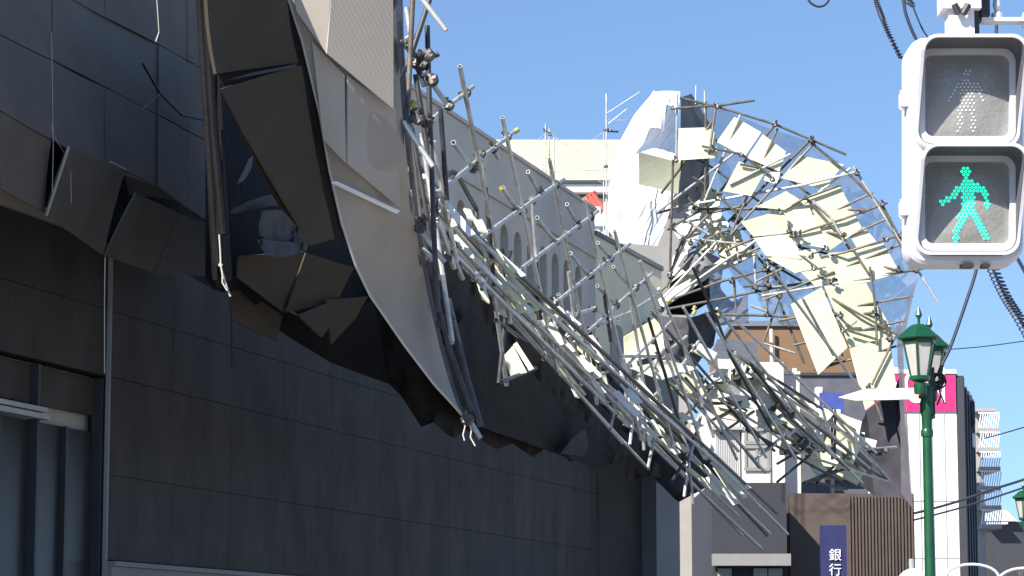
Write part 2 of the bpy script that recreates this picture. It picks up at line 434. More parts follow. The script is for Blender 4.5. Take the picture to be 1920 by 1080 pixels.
b = MB(); b.box8([ef(.02, 0, .003), ef(1.29, 0, .003), ef(1.29, 0, .06), ef(.02, 0, .06)], [ef(.02, 6.4, .003), ef(1.29, 6.4, .003), ef(1.29, 6.4, .06), ef(.02, 6.4, .06)])
b.build('cladding', M['clad'], eb)

# ------------------------------------------------------------------ background buildings
def px_box(x0, x1, y_top, Y, depth, skew=0.):
    """box footprint whose front face spans x0..x1 at distance Y and reaches the measured top"""
    a, b_ = P(x0, y_top, Y), P(x1, y_top, Y + skew)
    return a, b_
# cream-sided building
cb = thing('cream_building', 'cream-sided building with a low ribbed roof behind the arched building', 'building', (0.5, 95, 0))
a, b_ = P(840, 252, 92), P(1290, 240, 92)
zt = a.z; ze = P(1085, 345, 92).z
bm_ = MB(); bm_.box8([(a.x, 92, 0), (b_.x, 92, 0), (b_.x, 104, 0), (a.x, 104, 0)], [(a.x, 92, ze - .3), (b_.x, 92, ze - .3), (b_.x, 104, ze - .3), (a.x, 104, ze - .3)])
bm_.build('wall', M['grey_wall'], cb)
rf = MB()
nrow = 5
for i in range(nrow):
    z0 = lerp(ze, zt, i / nrow); z1 = lerp(ze, zt, (i + 1) / nrow); y0 = 91.4 + i * .32; y1 = y0 + .30
    rf.add([(a.x - .3, y0, z0), (b_.x, y0, z0), (b_.x, y1, z1), (a.x - .3, y1, z1)], [(0, 1, 2, 3)])
    rf.add([(a.x - .3, y1, z1), (b_.x, y1, z1), (b_.x, y1 + .02, z1), (a.x - .3, y1 + .02, z1)], [(0, 1, 2, 3)])
rf.box(a.x - .3, b_.x, 93.3, 104, ze - .28, zt)
rf.build('roof', M['cream_wall'], cb)
MB().box(a.x - .4, b_.x, 91.1, 91.39, ze - .14, ze - .02).build('eaves_shade', M['frame_dark'], cb)  # dark strip standing in for the shadow line below the eaves
MB().box(a.x - .4, b_.x, 91.2, 91.9, ze - .42, ze - .145).build('eaves_board', M['white_wall'], cb)
MB().box(P(1058, 380, 91.9).x, P(1140, 380, 91.9).x, 91.6, 91.95, P(1090, 420, 91.8).z, P(1090, 374, 91.8).z).build('lintel', M['cream_wall'], cb)
# red tiled canopy and its white balcony posts
rc = thing('tiled_canopy', 'small red tiled canopy with white posts at the end of the arched building', 'canopy', P(1105, 395, 72).to_2d().to_3d())
tl = MB()
A0, A1, B0, B1 = P(1072, 392, 72), P(1116, 362, 72.5), P(1090, 418, 70.5), P(1136, 392, 71)
for i in range(7):
    u0, u1 = i / 7, (i + .8) / 7
    p0, p1 = A0.lerp(A1, (u0 + u1) / 2), B0.lerp(B1, (u0 + u1) / 2)
    tl.tube(p0, p1, .055, 8)
tl.add([A0, A1, B1, B0], [(0, 1, 2, 3)])
tl.build('tiles', M['redtile'], rc, True)
rl = MB(); rl.tube(A0 + Vector((0, 0, .04)), A1 + Vector((0, 0, .04)), .05); rl.build('ridge', M['redtile'], rc)
for (x, y0, y1) in ((1121, 388, 478), (1137, 380, 470), (1129, 405, 480)):
    MB().tube(P(x, y0, 70.8), P(x, y1, 70.8), .085 if x != 1129 else .03, 8).build('post', M['white_wall'], rc)
MB().tube(P(1112, 420, 70.7), P(1140, 420, 70.7), .09, 8).build('rail', M['white_wall'], rc)
# brown building
br = thing('brown_building', 'brown windowless block with a blue-grey coping behind the fallen scaffold', 'building', P(1500, 700, 112).to_2d().to_3d())
a, b_ = P(1376, 612, 112), P(1604, 607, 112)
MB().box(a.x, b_.x, 112, 126, 0, a.z).build('wall', M['brown'], br)
MB().box(a.x - .1, b_.x + .1, 111.85, 126.1, a.z + .003, a.z + .22).build('coping', M['capblue'], br)
mt = MB(); mt.tube(P(1446, 617, 111.7), P(1447, 680, 111.7), .07); mt.build('downpipe', M['white_wall'], br)
mt = MB()
for z in (3.2, 6.2, 9.2): mt.box(a.x + .2, b_.x - .2, 111.94, 111.996, z, z + .07)
mt.build('joint', M['frame_dark'], br)
# pinkish corner houses
YH = 84
def hx(px): return P(px, 700, YH).x
def hz(py): return P(1400, py, YH).z
ph = thing('pink_house', 'off-white and pinkish three storey house with shutter and window behind the fallen scaffold', 'house', (hx(1400), YH + 4, 0))
MB().box(hx(1326), hx(1388), YH + .3, YH + 9, 0, hz(758)).build('lower_wing', M['pink'], ph)
MB().box(hx(1390), hx(1469), YH, YH + 9, 0, hz(679)).build('wall', M['pinkwhite'], ph)
MB().box(hx(1471), hx(1502), YH + .5, YH + 9, 0, hz(700)).build('annexe', M['pink'], ph)
MB().box(hx(1470), hx(1503), YH + .42, YH + 9, hz(699), hz(694)).build('annexe_coping', M['pinkwhite'], ph)
MB().box(hx(1493), hx(1500), YH + 1, YH + 1.2, hz(694), hz(684)).build('chimney', M['pinkwhite'], ph)
rf = MB(); rf.add([P(1326, 684, YH - .3), P(1424, 684, YH - .3), P(1418, 640, YH + 2.5), P(1345, 636, YH + 2.5), P(1326, 684, YH + 6), P(1424, 684, YH + 6)], [(0, 1, 2, 3), (5, 4, 3, 2), (1, 5, 2), (4, 0, 3), (0, 4, 5, 1)])
rf.build('roof', M['slate'], ph)
MB().box(hx(1334), hx(1392), YH - .1, YH + .29, hz(806), hz(800)).build('shutter_hood', M['conc'], ph)
sh = MB()
for i in range(14):
    x0 = hx(lerp(1341, 1387, i / 14)); x1 = hx(lerp(1341, 1387, (i + .7) / 14))
    sh.box(x0, x1, YH + .2, YH + .27, hz(900), hz(807))
sh.box(hx(1340), hx(1388), YH + .27, YH + .296, hz(900), hz(806))
sh.build('shutter', M['shutter'], ph)
for (x0, x1, y0, y1) in ((1396, 1438, 806, 830), (1396, 1438, 838, 880), (1345, 1383, 930, 1000), (1400, 1460, 930, 1010)):
    wd = MB().box(hx(x0), hx(x1), YH - .02, YH + .4, hz(y1), hz(y0)).build('window', M['window_blind'], ph)
    fr = MB()
    for x in (x0, (x0 + x1) / 2, x1): fr.box(hx(x) - .04, hx(x) + .04, YH - .06, YH - .022, hz(y1), hz(y0))
    for y in (y0, y1): fr.box(hx(x0) - .06, hx(x1) + .06, YH - .09, YH - .062, hz(y) - .05, hz(y) + .05)
    fr.build('frame', M['grey_wall'], wd)
MB().box(hx(1441), hx(1443), YH - .06, YH - .003, 0, hz(805)).build('downpipe', M['grey_wall'], ph)
MB().box(hx(1391), hx(1442), YH - .05, YH - .003, hz(806), hz(800)).build('belt_course', M['conc'], ph)
# dark house and blue shop sign beyond
dh = thing('dark_house', 'dark slate-walled house beside the pinkish house', 'house', P(1515, 730, 96).to_2d().to_3d())
MB().box(P(1500, 700, 96).x, P(1624, 700, 96).x, 96, 104, 0, P(1515, 705, 96).z).build('wall', M['slate'], dh)
MB().box(P(1529, 700, 95.6).x, P(1541, 700, 95.6).x, 95.5, 95.99, P(1530, 770, 95.6).z, P(1530, 726, 95.6).z).build('chimney', M['pinkwhite'], dh)
MB().box(P(1545, 700, 95.6).x, P(1605, 700, 95.6).x, 95.7, 95.996, P(1560, 900, 95.6).z, P(1560, 800, 95.6).z).build('window', M['glass_dark'], dh)
MB().box(P(1499, 700, 96).x, P(1626, 700, 96).x, 95.9, 104.1, P(1515, 704.5, 96).z, P(1515, 699, 96).z).build('coping', M['frame_dark'], dh)
bs = thing('shop_sign', 'blue shop sign with a small white plate beside the dark house', 'sign', P(1556, 760, 94).to_2d().to_3d())
MB().box(P(1538, 740, 94).x, P(1582, 740, 94).x, 94, 94.3, P(1556, 782, 94).z, P(1556, 736, 94).z).build('board', M['bluesign'], bs)
MB().box(P(1560, 740, 94).x, P(1575, 740, 94).x, 93.95, 93.997, P(1556, 776, 94).z, P(1556, 768, 94).z).build('plate', M['letters'], bs)
MB().tube(P(1560, 782, 94.15), P(1560, 1225 + 85, 94.15), .08).build('post', M['conc'], bs)
# slate-grey shop and bank sign low on the right
gs = thing('grey_shop', 'slate-grey low shopfront at street level below the fallen scaffold', 'shop', P(1400, 1060, 70).to_2d().to_3d())
MB().box(P(1336, 1060, 70).x, P(1476, 1060, 70).x, 70, 78, 0, P(1400, 905, 70).z).build('wall', M['slate_side'], gs)
for x in (1345, 1412, 1440):
    MB().box(P(x, 1060, 70).x, P(x + 26, 1060, 70).x, 69.9, 69.996, .3, P(1400, 1066, 70).z).build('window', M['window_blind'], gs)
MB().box(P(1334, 1060, 70).x, P(1478, 1060, 70).x, 69.3, 69.89, P(1400, 1062, 70).z, P(1400, 1040, 70).z).build('awning', M['grey_wall'], gs)
bk = thing('brown_shop', 'dark brown ribbed shopfront at street level right of the bank sign', 'shop', P(1640, 1060, 74).to_2d().to_3d())
bb = MB().box(P(1482, 1060, 74).x, P(1716, 1060, 74).x, 74, 82, 0, P(1600, 925, 74).z)
for i in range(20):
    x = lerp(P(1592, 1060, 74).x, P(1716, 1060, 74).x, i / 20); bb.box(x, x + .05, 73.93, 73.997, 0, P(1600, 930, 74).z)
bb.build('wall', mat('dark_brown_siding', (.10, .075, .062), .8), bk)
ns = thing('bank_sign', 'tall navy sign with white characters at street level', 'sign', P(1565, 1060, 68).to_2d().to_3d())
MB().box(P(1540, 1060, 68).x, P(1588, 1060, 68).x, 68, 68.25, P(1565, 1100, 68).z, P(1565, 985, 68).z).build('board', M['navy'], ns)
MB().tube(P(1565, 1100, 68.12), Vector((P(1565, 1100, 68.12).x, 68.12, 0)), .07).build('post', M['conc'], ns)
def text(body, px, py, Y, hpx, m, name, parent, ext=.02, rz=0., sx=1.):
    cu = bpy.data.curves.new(name, 'FONT'); cu.body = body; cu.align_x = 'CENTER'; cu.align_y = 'CENTER'
    cu.size = hpx / FPX * Y; cu.extrude = ext
    o = bpy.data.objects.new(name, cu); C.objects.link(o)
    dg = bpy.context.evaluated_depsgraph_get(); me = bpy.data.meshes.new_from_object(o.evaluated_get(dg))
    bpy.data.objects.remove(o); o = bpy.data.objects.new(name, me); C.objects.link(o); me.materials.clear(); me.materials.append(m)
    o.rotation_euler = (math.pi / 2, 0, rz); o.scale = (sx, 1, 1)
    off = Vector(); q = parent
    while q is not None: off += q.location; q = q.parent
    o.parent = parent; o.location = P(px, py, Y) - off
    return o
text('銀', 1566, 1042, 67.97, 24, M['letters'], 'lettering', ns)
text('行', 1566, 1070, 67.97, 24, M['letters'], 'lettering', ns)

# large store with the magenta sign band
YS = 140
sx0, sx1 = P(1604, 700, YS).x, P(1792, 700, YS).x
zs0, zs1, zs2 = 0, P(1700, 772, YS).z, P(1700, 701, YS).z
stq = thing('department_store', 'white department store with a magenta sign band and dark ribbed side wall', 'building', ((sx0 + sx1) / 2, YS + 6, 0))
b = MB(); sd = Vector((3.3, 15.6, 0))
b.box8([(sx0, YS, 0), (sx1 - .01, YS, 0), Vector((sx1 - .01, YS, 0)) + sd, Vector((sx0, YS, 0)) + sd], [(sx0, YS, zs2), (sx1 - .01, YS, zs2), Vector((sx1 - .01, YS, zs2)) + sd, Vector((sx0, YS, zs2)) + sd])
b.build('wall', M['shop_white'], stq)
jt = MB()
for k in range(1, 8): jt.box(lerp(sx0, sx1, k / 8) - .02, lerp(sx0, sx1, k / 8) + .02, YS - .03, YS - .004, .2, zs1 - .1)
for z in (3.5, 6.5, 9.5): jt.box(sx0, sx1 - .05, YS - .034, YS - .0305, z, z + .04)
jt.build('wall_joint', M['conc'], stq)
MB().box(sx0, sx1 - .05, YS - .12, YS - .004, zs1, zs2 - .05).build('sign_band', M['magenta'], stq)
MB().box(sx0, sx1, YS - .2, YS + .2, zs2 + .003, zs2 + .22).build('coping', M['shop_white'], stq)
for ch, x, wdt in (('Æ', 1655, .8), ('O', 1718, .62), ('N', 1756, .5)):
    text(ch, x, 726, YS - .15, 98, M['letters'], 'letter', stq, .03, 0, wdt)
rb = MB(); sn = Vector((15.6, -3.3, 0)).normalized(); n_r = 9; sdn = sd.normalized()
for i in range(n_r):
    p = Vector((sx1, YS, 0)) + sd * (i / n_r) + sn * .05; q = p + sd * (.72 / n_r); h = Vector((0, 0, zs2 - .1 - .12 * (i % 3)))
    o_ = sn * (.16 if i % 2 else .34)
    rb.box8([p, q, q + o_, p + o_], [p + h, q + h, q + o_ + h, p + o_ + h])
p = Vector((sx1, YS, 0)); q = p + sd; o_ = sn * .05; h = Vector((0, 0, zs2))
rb.box8([p, q, q + o_, p + o_], [p + h, q + h, q + o_ + h, p + o_ + h])
rb.build('ribbed_side_wall', M['slate_side'], stq)
p = Vector((sx1, YS, 0)) + sd * .58 + sn * .45
lg = MB(); z0, z1 = P(1815, 802, 149).z, P(1815, 748, 149).z
lg.prism([p + sdn * (math.cos(t) * .95) + Vector((0, 0, (z0 + z1) / 2 + math.sin(t) * (z1 - z0) / 2)) for t in [2 * math.pi * k / 20 for k in range(20)]], sn * .1)
lg.build('side_sign', M['frame_dark'], stq)
lg = MB()
lg.prism([p + sn * .11 + sdn * (math.cos(t) * .62) + Vector((0, 0, (z0 + z1) / 2 + math.sin(t) * (z1 - z0) * .42)) for t in [2 * math.pi * k / 20 for k in range(20)]], sn * .05)
lg.build('side_sign_face', M['slate_side'], stq)
lg = MB(); lg.box8([p + sdn * -.5 + Vector((0, 0, z0 - 1.1)), p + sdn * .5 + Vector((0, 0, z0 - 1.1)), p + sdn * .5 + sn * .1 + Vector((0, 0, z0 - 1.1)), p + sdn * -.5 + sn * .1 + Vector((0, 0, z0 - 1.1))],
                   [p + sdn * -.5 + Vector((0, 0, z0 - .35)), p + sdn * .5 + Vector((0, 0, z0 - .35)), p + sdn * .5 + sn * .1 + Vector((0, 0, z0 - .35)), p + sdn * -.5 + sn * .1 + Vector((0, 0, z0 - .35))])
lg.build('side_plate', M['letters'], stq)
# outdoor stair tower with balconies behind the store
stt = thing('stair_tower', 'concrete stair tower with railed landings behind the department store', 'tower', P(1838, 800, 160).to_2d().to_3d())
x0, x1 = P(1828, 800, 160).x, P(1843, 800, 160).x; xr = P(1863, 800, 160).x
MB().box(x0 - .6, x1, 160, 166, 0, P(1838, 772, 160).z).build('core', M['conc'], stt)
MB().box(x0 - .2, xr, 159, 163, P(1838, 774, 160).z, P(1838, 768, 160).z).build('roof', M['conc'], stt)
for y in (806, 842, 878, 914, 950, 986):
    z = P(1838, y, 160).z
    ln = MB().box(x0, xr + .1, 158.6, 163, z - .22, z).build('landing', M['conc'], stt)
    rl = MB(); rl.box(x0, xr + .1, 158.6, 158.68, z + .85, z + .95)
    for i in range(9):
        x = lerp(x0, xr, i / 8); rl.tube((x, 158.64, z), (x + .14, 158.64, z + .85), .035, 6)
    rl.build('railing', M['white_wall'], ln)
# hillside with bare trees and a snow-covered house
hb = MB()
hb.grid(lambda u, v: Vector((lerp(20, 140, u), lerp(215, 300, v), lerp(-.5, 7, v) + 1.2 * noise.noise(Vector((u * 9, v * 5, 0))))), 30, 14)
struct(hb.build('hill', M['hill'], None, True))
sh_ = thing('snowy_house', 'low dark house with snow on its roof below the bare trees', 'house', P(1890, 990, 205).to_2d().to_3d())
zr = P(1880, 978, 205).z
MB().box(P(1800, 980, 205).x, P(1940, 980, 205).x, 205, 213, 0, zr).build('wall', M['frame_dark'], sh_)
rf = MB(); xa, xb = P(1795, 980, 204.4).x, P(1907, 980, 204.4).x
rf.add([(xa, 204.2, zr + .003), (xb, 204.2, zr + .003), (xb, 209, zr + 1.1), (xa, 209, zr + 1.1), (xa, 214, zr + .003), (xb, 214, zr + .003)], [(0, 1, 2, 3), (3, 2, 5, 4), (0, 3, 4), (1, 5, 2), (0, 4, 5, 1)])
rf.build('snowy_roof', M['snow'], sh_)
MB().box(P(1850, 980, 204).x, P(1888, 980, 204).x, 203.6, 204.95, P(1880, 983, 204).z, P(1880, 980, 204).z).build('lean_to_roof', M['snow'], sh_)
def bare_tree(base, h, seed, label):
    rnd = random.Random(seed); t = thing('bare_tree', label, 'tree', base, 'bare trees on the hillside')
    trunk, twigs = MB(), MB()
    trunk.tube(base, base + Vector((0, 0, h * .4)), .13, 6, .09)
    def grow(p, d, L, r, lev):
        q = p + d * L; (trunk if lev < 1 else twigs).tube(p, q, r, 5, r * .6)
        if lev < 4:
            for k in range(3):
                dd = (d + Vector((rnd.uniform(-.7, .7), rnd.uniform(-.7, .7), rnd.uniform(-.1, .5)))).normalized()
                grow(p.lerp(q, rnd.uniform(.6, 1)), dd, L * rnd.uniform(.6, .8), r * .6, lev + 1)
    for k in range(3):
        grow(base + Vector((0, 0, h * .38)), Vector((rnd.uniform(-.5, .5), rnd.uniform(-.5, .5), 1)).normalized(), h * .24, .09, 0)
    trunk.build('trunk', M['bark'], t); twigs.build('crown', M['bark'], t)
tl_ = ['bare grey tree by the right edge behind the street lamp', 'bare grey tree left of the snowy house roof', 'bare tree rising just behind the snowy house', 'tallest bare tree beside the stair tower', 'bare tree between the snowy house and the stair tower', 'bare tree lowest on the hillside in front of the dark house', 'bare tree half hidden by the far street lamp', 'small bare tree in front of the snowy house']
for i, (px, yy, h) in enumerate(((1913, 226, 10.5), (1850, 223, 10), (1878, 219, 10), (1866, 230, 11), (1890, 224, 10.5), (1875, 192, 6.5), (1905, 190, 7), (1888, 186, 6))):
    bare_tree(Vector((P(px, 900, yy).x, yy, .4 if yy < 210 else 1.0)), h, i + 3, tl_[i])

# ------------------------------------------------------------------ scaffold still standing in front of the cream building
ss = thing('standing_scaffold', 'thin upright scaffold frames and braces in front of the cream building', 'scaffold', P(1080, 300, 66).to_2d().to_3d())
ZB = 345
for (x, y0, y1, Y) in ((1023, 232, 420, 66), (1030, 240, 420, 66.3), (1039, 258, 420, 66.8), (1018, 298, 400, 66.5), (1137, 176, 520, 64), (1132, 250, 500, 64.6), (1141, 330, 520, 64.3)):
    pole([(x, y0), (x, y1)], Y, ss, 'pipe', .022 if x not in (1018, 1132) else .014)
for (a_, b_) in (((1040, 258), (1134, 314)), ((1034, 250), (1134, 332)), ((1134, 246), (1040, 312)), ((1132, 258), (1040, 322)), ((1134, 284), (1052, 338)), ((928, 262), (1020, 322)), ((934, 272), (1022, 330)), ((1022, 252), (960, 292)), ((1022, 258), (972, 300)),
                 ((1022, 268), (940, 266)), ((1041, 322), (1134, 318)), ((1042, 271), (1134, 262)), ((960, 296), (1022, 285)), ((1000, 322), (1134, 320)), ((1042, 290), (1132, 345)), ((1138, 212), (1200, 172)), ((1140, 232), (1175, 204)), ((1140, 225), (1190, 226))):
    MB().tube(P(*a_, 66), P(*b_, 66), .008, 5).build('brace', M['pipe'], ss)
for (x, y) in ((1023, 245), (1031, 252), (1137, 244), (1137, 312), (1138, 370), (1144, 244)): clamp(x, y, 64 if x > 1100 else 66, ss, .9)
pole([(1137, 246), (1160, 247)], 64, ss, 'pipe_dark')

# ------------------------------------------------------------------ depth of the leaning wreck along the street
def YL(x, y=0):
    return max(25.1, 24 + .036 * (x - 800)) if x < 1250 else 40.2 + .0155 * (x - 1250)
UP = [(735, 250), (800, 325), (817, 350), (901, 442), (973, 506), (1042, 566), (1103, 620), (1162, 690), (1232, 745), (1300, 800), (1345, 850), (1450, 960), (1500, 1010)]
LO = [(735, 395), (765, 415), (832, 481), (887, 532), (944, 600), (984, 642), (1051, 709), (1118, 762), (1165, 818), (1212, 864), (1262, 910), (1340, 985), (1410, 1040)]
def along(t, v):
    a_, b_ = poly_at(UP, t), poly_at(LO, t)
    return (lerp(a_[0], b_[0], v), lerp(a_[1], b_[1], v))

# dark tarpaulin hanging below the rails, and an added dark backing for the shade behind them
dt = thing('dark_tarp', 'huge dark tarpaulin sagging below the fallen scaffold rails', 'tarpaulin', P(1000, 900, 33).to_2d().to_3d())
A = [(x, y - 14, min(YL(x) + 7, FO.y + FD.y * fac_s(x) - 1.2)) for x, y in LO]
B = [(690, 560, 27.5), (700, 640, 28), (726, 716, 28.5), (752, 742, 29), (790, 800, 29.5), (812, 792, 30), (850, 822, 31), (872, 806, 31.6), (930, 842, 33), (962, 832, 33.6), (1000, 858, 35), (1030, 836, 35.4), (1070, 866, 36.5), (1100, 850, 37), (1130, 880, 38), (1150, 862, 38.4), (1180, 900, 39), (1210, 880, 40), (1240, 905, 40.3)]
A = A[:-2] + [(1236, 880, 46.6)]
B = [(x, y, max(Y, min(YL(x) + 7.6, FO.y + FD.y * fac_s(x) - 1.0))) for x, y, Y in B]
loft(A, B, 170, 52, .3, 1.1).build('sheet', M['tarp_dark'], dt, True)
A = [(880, 575, 33.4), (960, 668, 36.3), (1060, 758, 39.9), (1160, 840, 43.5)]
B = [(800, 700, 31), (900, 800, 33.9), (1040, 850, 39.2), (1120, 880, 42.4)]
loft(A, B, 30, 14, .2, 1.4).build('fold', M['tarp_black'], dt, True)
A = [(1051, 850, 39), (1070, 825, 39.4), (1085, 812, 39.8), (1092, 806, 40)]
B = [(1096, 856, 40.4), (1100, 848, 40.5), (1104, 838, 40.6), (1098, 806, 40.4)]
loft(A, B, 12, 6, .05, 3).build('torn_flap', M['tarp_mid'], dt, True)
fs_ = thing('fallen_scaffold', 'long row of scaffold pipes collapsed outward along the arched building', 'scaffold', P(1040, 700, 33).to_2d().to_3d())
def fac_depth(px): return FO.y + FD.y * fac_s(px)
gm = MB().grid(lambda u, v: (lambda q: P(q[0], q[1], min(fac_depth(q[0]) - 1.6, 55)))(along(u * .86, lerp(.16, 1.15, v))) + crumple(Vector((u * 22, v * 2, 0)), .3, 1.2), 90, 8)  # added dark sheet that gives the shade gaps between the rails
tag(gm.build('shade_backing', M['tarp_mid'], None, True), 'added charcoal backing for the dark shade behind the fallen scaffold rails', 'tarpaulin')
# bright fragments of panels caught between the rails
rp = random.Random(21)
frag = [(900, 420, 26, 20), (880, 400, 18, 14), (915, 470, 26, 26), (928, 492, 18, 20), (946, 520, 18, 26), (905, 540, 22, 34), (938, 570, 22, 30), (960, 560, 12, 30), (1010, 620, 12, 18), (1032, 648, 20, 26), (1050, 690, 26, 22),
        (1030, 605, 10, 22), (1070, 600, 10, 24), (1085, 635, 14, 34), (1105, 675, 12, 24), (1130, 700, 16, 26), (1098, 700, 14, 14), (1128, 742, 20, 22), (1170, 712, 12, 26), (1198, 730, 16, 28), (1222, 770, 22, 18),
        (1170, 785, 14, 18), (1238, 806, 22, 16), (1216, 822, 10, 20), (1320, 825, 34, 24), (1262, 840, 16, 12), (1275, 788, 18, 12), (1080, 735, 14, 12), (1005, 560, 14, 24), (1150, 760, 12, 16), (1190, 680, 14, 20)]
for q in ([(944, 668), (962, 648), (988, 698), (957, 705)], [(962, 646), (969, 641), (1001, 691), (992, 695)]):
    yy = YL(970) - .25; panel(q, [yy, yy, yy - .05, yy - .05]).build('panel', M['panel'], fs_)
for (x, y, w_, h) in frag:
    k = .95; sl = rp.uniform(.6, .9)
    q = [(x - w_ * .55, y - h * .75), (x + w_ * .12, y - h * .55), (x + w_ * .6, y + h * .8), (x - w_ * .05, y + h * .55)]
    yy = YL(x) - rp.uniform(.05, .2); w_ *= 1.25; h *= 1.2
    panel(q, [yy, yy + .05, yy - .15, yy - .15]).build('panel', M[rp.choice(['panel', 'panel_white', 'panel_white'])], fs_)
for k in range(46):
    t = rp.uniform(.15, .86); v = rp.uniform(.02, .66); q0 = along(t, v); q1 = along(t + rp.uniform(.03, .065), v + rp.uniform(-.08, .12)); w_ = rp.uniform(6, 14)
    yy = YL(q0[0]) - rp.uniform(.0, .25)
    panel([q0, (q0[0] + w_, q0[1] - w_ * .35), (q1[0] + w_, q1[1] - w_ * .35), q1], [yy, yy, yy - .1, yy - .1]).build('panel', M[rp.choice(['panel', 'panel_white', 'panel_white', 'tarp_white'])], fs_)
# rails
rr = random.Random(5)
NR = 20
for i in range(NR):
    t0 = rr.choice([.02, .03, .06, .1, .14, .2, .26, .33]); t1 = min(1, t0 + rr.uniform(.4, .75))
    if i < 8: t0, t1 = .02 + .012 * i, rr.uniform(.85, 1)
    v0 = (i * .618) % 1.0; v1 = max(-.05, min(1.08, v0 + rr.uniform(-.5, .5)))
    dz = rr.uniform(.1, .6) if i % 5 else rr.uniform(-.4, -.1)
    n_ = 5 if i < 8 else 2
    pts = [along(lerp(t0, t1, k / n_), lerp(v0, v1, k / n_)) for k in range(n_ + 1)]
    if n_ == 2: pts = [pts[0], pts[2]]
    ps = [P(x, y, YL(x) + dz) for x, y in pts]
    (MB().path(ps, PR, 8) if len(ps) > 2 else MB().tube(ps[0], ps[1], PR, 10, hollow=True)).build('rail', M[rr.choice(['pipe', 'pipe_bright', 'pipe_bright', 'pipe', 'pipe_olive', 'pipe', 'pipe_bright'])], fs_, True)
for i in range(40):
    t0 = rr.uniform(.06, .8); v0 = rr.uniform(-.25, .6); L = rr.uniform(.0, .09) * rr.choice([1, 1, -.35])
    a_, b_ = along(t0, v0), along(max(0, min(1, t0 + L)), min(1.08, v0 + rr.uniform(.3, .8)))
    pole([a_, b_], lambda x, y: YL(x) + rr.uniform(-.45, -.1), fs_, rr.choice(['pipe', 'pipe_bright', 'pipe_dark', 'pipe']))
for i in range(16):
    q = along(rr.uniform(.08, .9), rr.uniform(0, 1)); clamp(q[0], q[1], YL(q[0]) - .05, fs_)
# standing posts that lean over the rails
POSTS = [([(862, 124), (957, 605)], 'pipe'), ([(942, 220), (1044, 690)], 'pipe'), ([(1030, 298), (1120, 757)], 'pipe'), ([(1095, 373), (1201, 824)], 'pipe'), ([(1152, 432), (1270, 862)], 'pipe_bright'),
         ([(1181, 554), (1212, 752)], 'pipe'), ([(1200, 489), (1325, 862)], 'pipe_bright'), ([(1235, 541), (1278, 640), (1319, 762), (1338, 820)], 'pipe'), ([(1216, 597), (1274, 794)], 'pipe_dark'),
         ([(1281, 576), (1437, 858)], 'pipe'), ([(1276, 636), (1382, 862)], 'pipe'), ([(1299, 501), (1344, 599), (1370, 669), (1448, 808)], 'pipe_dark'), ([(1322, 583), (1493, 862)], 'pipe_bright'),
         ([(1375, 597), (1643, 849)], 'pipe_bright'), ([(1344, 578), (1421, 680), (1566, 860)], 'pipe'), ([(1447, 504), (1618, 736)], 'pipe_bright'), ([(1505, 560), (1563, 666)], 'pipe'), ([(1407, 681), (1484, 782)], 'pipe_dark'),
         ([(826, 205), (838, 375)], 'pipe_dark'), ([(813, 265), (842, 420), (856, 490)], 'pipe'), ([(904, 283), (910, 350)], 'pipe'), ([(910, 350), (927, 535)], 'pipe_dark'), ([(997, 369), (1006, 490)], 'pipe'), ([(1006, 490), (1010, 600)], 'pipe_dark'),
         ([(1066, 510), (1079, 620)], 'pipe'), ([(1133, 555), (1145, 640)], 'pipe_dark')]
for i_p, (pts, m_) in enumerate(POSTS): pole(pts, lambda x, y: YL(x) - .5, fs_, 'pipe_bright' if (m_ == 'pipe' and i_p % 2) else m_)
POSTS += [([(930, 330), (985, 560)], 'pipe'), ([(1052, 420), (1098, 640)], 'pipe'), ([(1118, 500), (1160, 700)], 'pipe_bright'), ([(1165, 560), (1226, 800)], 'pipe'), ([(1215, 520), (1290, 780)], 'pipe_bright'), ([(1262, 610), (1352, 850)], 'pipe'), ([(1332, 640), (1420, 856)], 'pipe_bright'),
          ([(870, 380), (912, 560)], 'pipe_bright'), ([(985, 470), (1030, 660)], 'pipe_dark'), ([(1140, 620), (1190, 800)], 'pipe_dark'), ([(1250, 660), (1300, 850)], 'pipe')]
CROSS = [[(887, 163), (812, 222)], [(965, 247), (816, 364)], [(1057, 336), (900, 446)], [(1121, 396), (973, 507)], [(1181, 457), (1042, 567)], [(1224, 512), (1148, 579)], [(1160, 571), (1103, 621)], [(1078, 590), (1113, 579)], [(1113, 579), (1136, 592)],
         [(1250, 640), (1225, 690)], [(1262, 600), (1180, 680)], [(1310, 640), (1265, 705)], [(1168, 668), (1235, 668)], [(1120, 612), (1170, 590)]]
for pts in CROSS: pole(pts, lambda x, y: YL(x) - .42, fs_, 'pipe')
STUB = [([(925, 545), (950, 722)], 'pipe'), ([(948, 590), (935, 720)], 'pipe_dark'), ([(930, 600), (985, 640)], 'pipe_dark'), ([(1004, 690), (940, 716)], 'pipe_dark'), ([(850, 267), (885, 312)], 'pipe'), ([(925, 279), (934, 296)], 'pipe'), ([(943, 352), (971, 394)], 'pipe'), ([(990, 322), (1012, 362)], 'pipe'), ([(1007, 408), (1042, 453)], 'pipe'), ([(1063, 383), (1083, 420)], 'pipe'), ([(1070, 475), (1105, 517)], 'pipe'),
        ([(1121, 455), (1142, 480)], 'pipe'), ([(1120, 536), (1156, 573)], 'pipe'), ([(811, 157), (836, 193)], 'pipe'), ([(1150, 500), (1175, 530)], 'pipe')]
for pts, m_ in STUB: pole(pts, lambda x, y: YL(x) - .36, fs_, m_)
pole([(838, 330), (848, 322), (858, 327), (876, 362), (893, 391), (893, 420)], lambda x, y: YL(x) + .1, fs_, 'pipe_dark')
